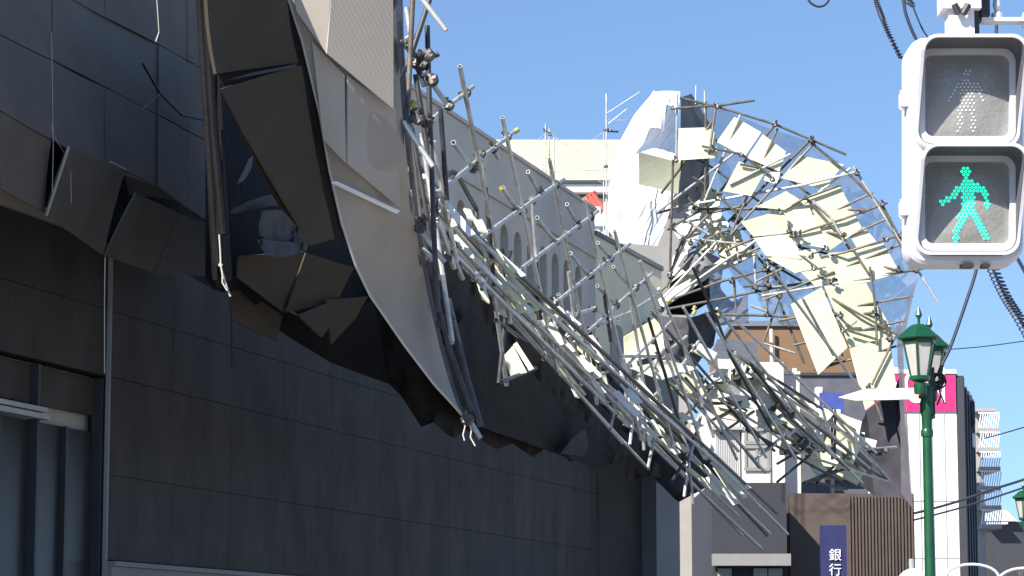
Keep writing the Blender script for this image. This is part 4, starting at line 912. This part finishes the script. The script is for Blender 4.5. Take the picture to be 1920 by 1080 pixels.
for (x0, y0, x1, y1, Y) in ((1305, 160, 1304, 195, 48.6), (1321, 170, 1321, 212, 48.6)):
    MB().tube(P(x0, y0, Y), P(x1, y1, Y), .012, 6).build('wire', M['pipe_bright'], tw)

# lower lying panels right of the rails
lw = thing('fallen_panel_row', 'row of pale panels tied to bent pipes lying low before the pinkish house', 'panel row', P(1480, 850, 44).to_2d().to_3d())
for q, m_ in (([(1342, 714), (1368, 672), (1400, 684), (1388, 722)], 'panel'), ([(1390, 722), (1404, 684), (1440, 702), (1414, 744)], 'panel'), ([(1418, 742), (1438, 706), (1472, 742), (1450, 768)], 'panel_white'), ([(1452, 770), (1492, 786), (1542, 812), (1510, 838)], 'panel_white'),
              ([(1330, 730), (1400, 742), (1412, 764), (1340, 752)], 'panel_white'), ([(1470, 738), (1492, 742), (1566, 772), (1548, 792)], 'panel'), ([(1566, 770), (1616, 790), (1610, 830), (1550, 794)], 'panel'), ([(1562, 800), (1616, 836), (1600, 870), (1540, 846)], 'panel'), ([(1372, 690), (1338, 700), (1330, 728), (1370, 716)], 'panel_white'), ([(1250, 720), (1330, 722), (1372, 742), (1300, 746)], 'panel_white'), ([(1400, 770), (1440, 762), (1470, 792), (1420, 800)], 'panel_white')):
    yy = YL(sum(p[0] for p in q) / 4) + .35
    panel(q, [yy, yy + .1, yy - .08, yy - .1], .03, .05).build('panel', M[m_], lw)
for pts in ([(1336, 756), (1380, 757), (1414, 745)], [(1330, 720), (1440, 706)], [(1386, 695), (1437, 707)], [(1469, 741), (1449, 768)], [(1469, 776), (1440, 792)], [(1540, 815), (1504, 838)], [(1470, 780), (1545, 848)], [(1489, 745), (1540, 780), (1626, 842)], [(1446, 806), (1512, 842)], [(1560, 765), (1560, 862)], [(1566, 768), (1565, 860)], [(1600, 845), (1680, 838)], [(1380, 770), (1440, 806), (1500, 850)], [(1350, 740), (1400, 770)], [(1410, 690), (1430, 720), (1470, 770)], [(1620, 850), (1665, 842)], [(1500, 850), (1560, 836)]):
    pole(pts, lambda x, y: YL(x) + .1, lw, rf_.choice(['pipe', 'pipe_rust', 'pipe_dark']), .022)
for (x, y) in ((1414, 745), (1438, 706), (1469, 742), (1450, 767), (1441, 790), (1506, 838), (1518, 846), (1484, 780), (1640, 846), (1650, 850), (1661, 845), (1400, 692), (1380, 700), (1385, 718), (1316, 716), (1512, 830)):
    clamp(x, y, YL(x), lw, 1.0)

rl_ = random.Random(12)
for k in range(56):
    x = rl_.uniform(1215, 1600); y = 575 + (x - 1215) * .58 + rl_.uniform(-30, 130)
    if rl_.random() < .6: dx = rl_.uniform(60, 190); dy = dx * rl_.uniform(.55, 1.25)
    else: dx = rl_.uniform(-70, -30); dy = -dx * rl_.uniform(.5, 1.1)
    if y + dy > 905: dy = 905 - y
    if abs(dy) < 10: continue
    pole([(x, y), (min(x + dx, 1672), y + dy)], lambda a, b: YL(a) + rl_.uniform(-.2, .3), lw, rl_.choice(['pipe', 'pipe_bright', 'pipe_olive', 'pipe_dark', 'pipe']), .0225)
for k in range(24):
    x = rl_.uniform(1260, 1625); y = 655 + (x - 1260) * .5 + rl_.uniform(-30, 80); a_ = rl_.uniform(-.2, .9); L, W = rl_.uniform(34, 62), rl_.uniform(18, 30)
    ca, sa = math.cos(a_), math.sin(a_); yy = YL(x) + rl_.uniform(.3, .7)
    panel([(x + ca * i * L / 2 - sa * j * W / 2, y + sa * i * L / 2 + ca * j * W / 2) for i, j in ((-1, -1), (1, -.8), (1, 1), (-.9, 1))], [yy, yy + .05, yy - .1, yy - .1], .025, .02).build('panel', M[rl_.choice(['panel', 'panel_white', 'panel'])], lw)

# ------------------------------------------------------------------ street lamps with twin lanterns
def lantern(root, c, s=1.0):
    """hexagonal lantern, c = centre of its base"""
    rot = R(12)
    gl = MB().lathe(c, [(.085 * s, .0), (.15 * s, .335 * s)], 6, rot).build('lantern', M['lampglass'], root)
    fr = MB()
    for k in range(6):
        t = 2 * math.pi * k / 6 + rot
        d = Vector((math.cos(t), math.sin(t), 0)); fr.tube(c + d * .088 * s, c + d * .155 * s + Vector((0, 0, .335 * s)), .010 * s, 6)
    fr.lathe(c + Vector((0, 0, -.05 * s)), [(.06 * s, 0), (.10 * s, .02 * s), (.10 * s, .055 * s)], 6, rot)
    fr.lathe(c + Vector((0, 0, .335 * s)), [(.16 * s, -.035 * s), (.165 * s, 0)], 6, rot)
    fr.build('frame', M['green'], gl)
    rf = MB().lathe(c + Vector((0, 0, .338 * s)), [(.20 * s, 0), (.215 * s, .012 * s), (.205 * s, .03 * s), (.15 * s, .07 * s), (.10 * s, .115 * s), (.07 * s, .135 * s), (.03 * s, .145 * s)], 6, rot)
    rf.build('roof', M['green'], gl)
    sp_ = MB().lathe(c + Vector((0, 0, .48 * s)), [(.014 * s, 0), (.012 * s, .05 * s), (.032 * s, .085 * s), (.022 * s, .12 * s), (.002 * s, .175 * s)], 8)
    sp_.build('finial', M['green'], gl, True)
def street_lamp(x, y, zb, label, wires):
    t = thing('street_lamp', label, 'street lamp', (x, y, 0), 'green twin-lantern street lamps')
    MB().lathe((x, y, 0), [(.12, 0), (.12, .5), (.075, .62), (.060, .8), (.046, 3.0), (.044, zb - .5)], 14).build('pole', M['green'], t, True)
    MB().lathe((x, y, zb - .52), [(.056, 0), (.058, .02), (.058, .05), (.05, .07)], 14).build('collar', M['green'], t, True)
    MB().lathe((x, y, zb - .45), [(.046, 0), (.05, .12), (.062, .16), (.062, .24), (.05, .28), (.05, .38)], 14).build('upper_pole', M['green'], t, True)
    ar = MB(); ar.tube((x - .11, y - .36, zb - .06), (x + .10, y + .36, zb - .06 - .02), .028, 8)
    ar.lathe((x - .11, y - .36, zb - .16), [(.055, 0), (.06, .03), (.06, .1)], 12); ar.lathe((x + .10, y + .36, zb - .16), [(.055, 0), (.06, .03), (.06, .1)], 12)
    ar.tube((x, y, zb - .16), (x - .11, y - .36, zb - .10), .03, 8, .03); ar.tube((x, y, zb - .16), (x + .10, y + .36, zb - .10), .03, 8, .03)
    ar.build('arm', M['green'], t, True)
    lantern(t, Vector((x - .11, y - .36, zb))); lantern(t, Vector((x + .10, y + .36, zb)))
    return t
LX = P(1738, 800, 24.6)
zl = P(1730, 706, 24.24).z
lamp = street_lamp(LX.x, 24.6, zl, 'green street lamp with a white blade sign, in front of the department store', True)
b = MB(); q = [(1571, 745), (1622, 729), (1722, 727), (1722, 748), (1604, 751)]
b.prism([P(x, y, 24.45) for x, y in q], (0, .05, 0)); b.build('blade_sign', M['panel_white'], lamp)
b = MB(); b.tube(P(1722, 732, 24.5), P(1742, 734, 24.58), .016); b.tube(P(1722, 744, 24.5), P(1742, 746, 24.58), .016)
b.lathe(P(1738, 750, 24.6), [(.056, -.03), (.06, 0), (.06, .10), (.056, .13)], 12); b.build('sign_clamp', M['green'], lamp, True)
MB().box(P(1745, 790, 24.65).x, P(1752, 790, 24.65).x, 24.58, 24.72, P(1748, 785, 24.65).z, P(1748, 690, 24.65).z).build('cable_box', M['black'], lamp)
b = MB()
for k in range(7):
    c0 = P(1756 + (k % 3) * 3, 708 + k * 1.5, 24.66)
    b.path([c0 + Vector((math.cos(t) * .055, .03 * math.sin(t * 2 + k), math.sin(t) * (.04 + .005 * k))) for t in [2 * math.pi * i / 12 for i in range(13)]], .008, 5)
b.path([P(1758, 715, 24.66), P(1764, 742, 24.66), P(1757, 760, 24.66)], .01, 5); b.path([P(1762, 735, 24.66), P(1770, 755, 24.66)], .008, 5)
b.build('cable_coil', M['black'], lamp)
LX2 = P(1924, 960, 47.4)
street_lamp(LX2.x, 47.4, P(1915, 971, 47.04).z, 'green street lamp cut by the right edge, far down the street', False)

# ------------------------------------------------------------------ pedestrian signal
YG = 9.17; K = YG / FPX
sg_c = P(1809, 290, YG)
sg = thing('pedestrian_signal', 'white pedestrian signal showing the green walking figure', 'traffic light', (sg_c.x, YG + .1, 0))
def G(px, py, off=0.): return Vector((P(px, py, YG).x, YG - off, P(1809, py, YG).z))
def rrect(x0, x1, y0, y1, r, n=6):
    pts = []
    for cx, cy, a0 in ((x1 - r, y0 + r, -90), (x1 - r, y1 - r, 0), (x0 + r, y1 - r, 90), (x0 + r, y0 + r, 180)):
        for k in range(n + 1):
            t = R(a0 + 90 * k / n); pts.append((cx + r * math.cos(t), cy + r * math.sin(t)))
    return pts
def slab(mb, pts, o0, o1, bev=0.):
    n = len(pts); cx = sum(p[0] for p in pts) / n; cy = sum(p[1] for p in pts) / n
    rings = [(o0, 0), (o1 - bev, 0)] + ([(o1, bev / K)] if bev else [])
    vs = []
    for o, ins in rings:
        for (x, y) in pts:
            d = math.hypot(x - cx, y - cy); f = (d - ins) / d
            vs.append(G(cx + (x - cx) * f, cy + (y - cy) * f, o))
    m_ = len(rings); fs = [(i * n + k, i * n + (k + 1) % n, (i + 1) * n + (k + 1) % n, (i + 1) * n + k) for i in range(m_ - 1) for k in range(n)]
    fs += [tuple(range(n)), tuple(range((m_ - 1) * n, m_ * n))]
    return mb.add(vs, fs)
b = MB(); slab(b, rrect(1700, 1917, 72, 496, 34), -.12, .02, .012); b.build('housing', M['signal'], sg, True)
def frame_ring(mb, outer, inner, o0, o1):
    n = len(outer); vs = [G(*p, o0) for p in outer] + [G(*p, o1) for p in outer] + [G(*p, o1) for p in inner] + [G(*p, o0) for p in inner]
    fs = []
    for i in range(3):
        for k in range(n): fs.append((i * n + k, i * n + (k + 1) % n, (i + 1) * n + (k + 1) % n, (i + 1) * n + k))
    return mb.add(vs, fs)
rsg = random.Random(2)
for top, lit in ((92, False), (292, True)):
    # door frame, lens, visor
    mod = MB(); frame_ring(mod, rrect(1712, 1906, top, top + 190, 26), rrect(1731, 1889, top + 15, top + 168, 15), .021, .045)
    mod.build('door', M['signal'], sg, True)
    x0, x1, y0, y1 = 1731, 1889, top + 15, top + 168
    def lens_fn(u, v): return G(lerp(x0, x1, u), lerp(y0, y1, v), .024 + .030 * (1 - (2 * u - 1) ** 2) * (1 - (2 * v - 1) ** 2) ** .7)
    MB().grid(lens_fn, 20, 20).build('lens', M['lens'], sg, True)
    vis = MB(); o_ = rrect(1711, 1907, top - 3, top + 190, 30, 8); i_ = rrect(1717, 1901, top + 3, top + 184, 25, 8)
    # hood: deep over the top, tapering down the sides, with a low lip below
    def dep(x, y):
        f = (y - top) / 190.
        return .045 + (.165 if f < .12 else (.165 * max(0., 1 - (f - .12) / .62) ** 1.0 if f < .74 else .012))
    n = len(o_)
    ring4 = lambda o2, i2, z0: ([G(*p, z0) for p in o2] + [G(*p, dep(*q)) for p, q in zip(o2, o_)] + [G(*p, dep(*q)) for p, q in zip(i2, o_)] + [G(*p, z0) for p in i2],
        [(i * n + k, i * n + (k + 1) % n, (i + 1) * n + (k + 1) % n, (i + 1) * n + k) for i in range(3) for k in range(n)])
    vb = vis.add(*ring4(o_, i_, .03)).build('visor', M['signal'], sg, True)
    sh_in = lambda d: [(1809 + (x - 1809) * d, top + 93.5 + (y - top - 93.5) * d) for x, y in i_]
    MB().add(*ring4(sh_in(.997), sh_in(.985), .046)).build('visor_lining', M['signal_in'], vb, True)
    dots = []
    T = top + 168 - 168
    if lit:
        segs = [((1808, 350), (1811, 394), 13), ((1799, 352), (1784, 374), 6), ((1784, 374), (1763, 383), 5.5), ((1821, 351), (1840, 363), 6.5), ((1840, 363), (1848, 389), 5.5), ((1806, 395), (1798, 422), 8), ((1798, 422), (1786, 450), 6.5), ((1815, 395), (1830, 420), 8), ((1830, 420), (1844, 449), 6.5), ((1807, 326), (1807, 330), 9)]
    else:
        segs = [((1808, 168), (1808, 200), 15), ((1790, 165), (1776, 195), 4), ((1826, 165), (1842, 195), 4), ((1798, 200), (1794, 248), 5), ((1818, 200), (1823, 248), 5), ((1808, 140), (1808, 142), 8)]
    led = MB()
    j = 0; y = y0 + 6
    while y < y1 - 4:
        x = x0 + 4 + (3.6 if j % 2 else 0)
        while x < x1 - 4:
            for (a_, b_, w_) in segs:
                ax, ay = a_; bx, by = b_; L2 = (bx - ax) ** 2 + (by - ay) ** 2
                t = max(0, min(1, ((x - ax) * (bx - ax) + (y - ay) * (by - ay)) / max(L2, 1e-6)))
                if math.hypot(x - ax - t * (bx - ax), y - ay - t * (by - ay)) < w_:
                    u, v = (x - x0) / (x1 - x0), (y - y0) / (y1 - y0)
                    c = lens_fn(u, v); r_ = (3.1 if lit else 1.9) * K
                    vs = [c + Vector((r_ * math.cos(q), -.001, r_ * math.sin(q))) for q in [2 * math.pi * k / 8 for k in range(8)]] + [c + Vector((0, -.001 - r_ * .7, 0))]
                    led.add(vs, [(k, (k + 1) % 8, 8) for k in range(8)]); break
            x += 7.2
        y += 6.2; j += 1
    led.build('led_figure', M['led_on' if lit else 'led_off'], sg, True, 'lit green walking figure' if lit else 'unlit standing figure')
for y in (188, 392):
    b = MB(); b.box(G(1687, y).x, G(1703, y).x, YG - .02, YG + .03, G(0, y + 13).z, G(0, y - 13).z)
    b.tube(G(1692, y + 18, 0), G(1692, y - 18, 0), .009, 8); b.build('hinge', M['signal'], sg)
b = MB()
for y in (130, 330):
    for x in (1715, 1903): b.tube(G(x, y + 80, .05), G(x, y + 64, .05), .004, 6)
b.build('latch', M['conc'], sg)
# bracket above the housing
b = MB(); b.box(G(1778, 0).x, G(1826, 0).x, YG - .0, YG + .09, G(0, 75).z, G(0, 18).z); b.box(G(1766, 0).x, G(1838, 0).x, YG - .02, YG + .11, G(0, 17.5).z, G(0, -70).z)
b.box(G(1844, 0).x, G(1930, 0).x, YG + .04, YG + .10, G(0, 34).z, G(0, 27).z)
b.build('bracket', M['signal'], sg)
b = MB(); b.box(G(1824, 0).x, G(1837, 0).x, YG + .02, YG + .1, G(0, 60).z, G(0, 18).z); b.box(G(1841, 0).x, G(1858, 0).x, YG + .02, YG + .09, G(0, 26).z, G(0, -60).z)
for x, dx in ((1787, 8), (1813, -10)): b.tube(G(x, 12, .03), G(x + dx, 30, .03), .012, 8)
b.build('bracket_bolt', M['black'], sg)
b = MB(); b.lathe(G(1876, 28, -.07), [(.02, 0), (.02, .02), (.008, .03), (.014, .05), (.006, .12)], 10); b.build('insulator', M['signal'], sg)
b = MB(); b.box(G(1790, 0).x, G(1812, 0).x, YG - .03, YG + .03, G(0, 502).z, G(0, 497).z); b.box(G(1828, 0).x, G(1842, 0).x, YG - .03, YG + .03, G(0, 502).z, G(0, 497).z); b.build('drain_cap', M['black'], sg)
# signal post out of view to the right
b = MB(); xp = G(1990, 0).x; b.tube((xp, YG + .07, 0), (xp, YG + .07, 5.2), .07, 12); b.tube((xp, YG + .07, G(0, 30).z), G(1925, 30, -.07), .03, 8); b.build('post', M['signal'], sg, True)

# ------------------------------------------------------------------ cables
def cable(pts, Y, r, label, twist=0):
    ps = [P(x, y, Y) for x, y in pts]
    # smooth by subdivision (Catmull-Rom)
    out = []
    for i in range(len(ps) - 1):
        p0, p1, p2, p3 = ps[max(0, i - 1)], ps[i], ps[i + 1], ps[min(len(ps) - 1, i + 2)]
        for k in range(10):
            t = k / 10; out.append(.5 * ((2 * p1) + (p2 - p0) * t + (2 * p0 - 5 * p1 + 4 * p2 - p3) * t * t + (3 * p1 - p0 - 3 * p2 + p3) * t ** 3))
    out.append(ps[-1])
    b = MB(); b.path(out, r, 6)
    if twist:
        sp2 = []
        for i in range(len(out) - 1):
            for k in range(8):
                p = out[i].lerp(out[i + 1], k / 8); a_ = (i * 8 + k) * .55
                sp2.append(p + Vector((math.cos(a_), math.sin(a_), .4 * math.sin(a_))) * twist)
        b.path(sp2, r * .55, 4)
    return tag(b.build('cable', M['cable'], None, True), label, 'cable')
cable([(1758, 705), (1768, 680), (1783, 648), (1812, 565), (1832, 500), (1850, 400), (1862, 250), (1868, 60), (1872, -80)], 24.66, .016, 'thick dark cable dropping from behind the pedestrian signal to the lamp')
cable([(1838, 440), (1862, 505), (1885, 555), (1908, 592), (1935, 640)], 13.0, .007, 'dark cable wrapped in a spiral right below the pedestrian signal', .03)
cable([(1880, 440), (1905, 480), (1930, 525)], 13.4, .009, 'short plain cable at the lower right corner of the pedestrian signal')
cable([(1782, 655), (1850, 649), (1960, 634)], 40, .008, 'thin wire running right from the lamp lantern across the sky')
cable([(1846, 822), (1890, 810), (1970, 786)], 120, .03, 'thin wire crossing the sky beside the stair tower')
cable([(1560, 990), (1680, 970), (1780, 945), (1860, 918), (1920, 899), (1990, 872)], 90, .045, 'upper power line above the bare trees')
cable([(1560, 1000), (1680, 982), (1780, 958), (1860, 934), (1920, 914), (1990, 890)], 90, .035, 'lower power line above the bare trees')
cable([(1506, -30), (1516, 0), (1527, 10), (1537, 12.5), (1547, 9), (1555, -2), (1564, -30)], 14, .006, 'dark cable loop dipping into the sky at the top edge')
cable([(1636, -40), (1643, 0), (1650, 22), (1656, 38), (1670, 70), (1690, 110)], 12, .0055, 'left dark cable with curly ties beside the signal bracket', .012)
cable([(1690, -40), (1695, 8), (1701, 34), (1716, 70), (1740, 110), (1790, 150)], 12, .0075, 'thick bent cable left of the signal bracket')
cable([(1702, -40), (1709, 0), (1720, 33), (1740, 70), (1790, 120)], 12.2, .004, 'thin straight wire just left of the signal bracket', 0)
b = MB()
for k in range(4):
    b.path([P(1702 + k * 3 + 5 * math.cos(t), 3 + k * 2 + 4 * math.sin(t), 12.1) for t in [i * .7 for i in range(9)]], .004, 4)
tag(b.build('cable_tangle', M['cable']), 'small tangle of wire between the two cables beside the signal bracket', 'cable')
# white arcs low on the right: hoops of a parking rail and a round mirror top
def hoop(x0, x1, y0, Y, label):
    b = MB(); c = P((x0 + x1) / 2, y0, Y); w_ = (x1 - x0) / 2 / FPX * Y
    pts = [Vector((c.x - w_, Y, 0)), Vector((c.x - w_, Y, c.z - w_ * .5))] + [Vector((c.x - w_ * math.cos(math.pi * k / 12), Y, c.z - w_ * .5 + w_ * .5 * math.sin(math.pi * k / 12))) for k in range(1, 12)] + [Vector((c.x + w_, Y, c.z - w_ * .5)), Vector((c.x + w_, Y, 0))]
    b.path(pts, .016, 8); tag(b.build('hoop_rail', M['signal'], None, True), label, 'railing', 'white hoop rails along the street')
hoop(1773, 1872, 1058, 30, 'white hoop rail in front of the department store')
hoop(1872, 1972, 1065, 30, 'white hoop rail cut off by the right edge')
rm = thing('round_mirror', 'round white-backed street mirror at the bottom beside the lamp pole', 'mirror', P(1712, 1100, 26).to_2d().to_3d())
c = P(1712, 1096, 26); b = MB()
prof = [(.0, -.05), (.08, -.045), (.13, -.025), (.155, 0), (.155, .02), (.0, .02)]
vs = []; n = 20
for r_, o_ in prof: vs += [c + Vector((max(r_, .001) * math.cos(2 * math.pi * k / n), o_, max(r_, .001) * math.sin(2 * math.pi * k / n))) for k in range(n)]
b.add(vs, [(i * n + k, i * n + (k + 1) % n, (i + 1) * n + (k + 1) % n, (i + 1) * n + k) for i in range(len(prof) - 1) for k in range(n)])
b.build('dish', M['tarp_white'], rm, True)
MB().tube((c.x, 26.06, 0), (c.x, 26.06, c.z + .25), .03, 10).build('post', M['conc'], rm)
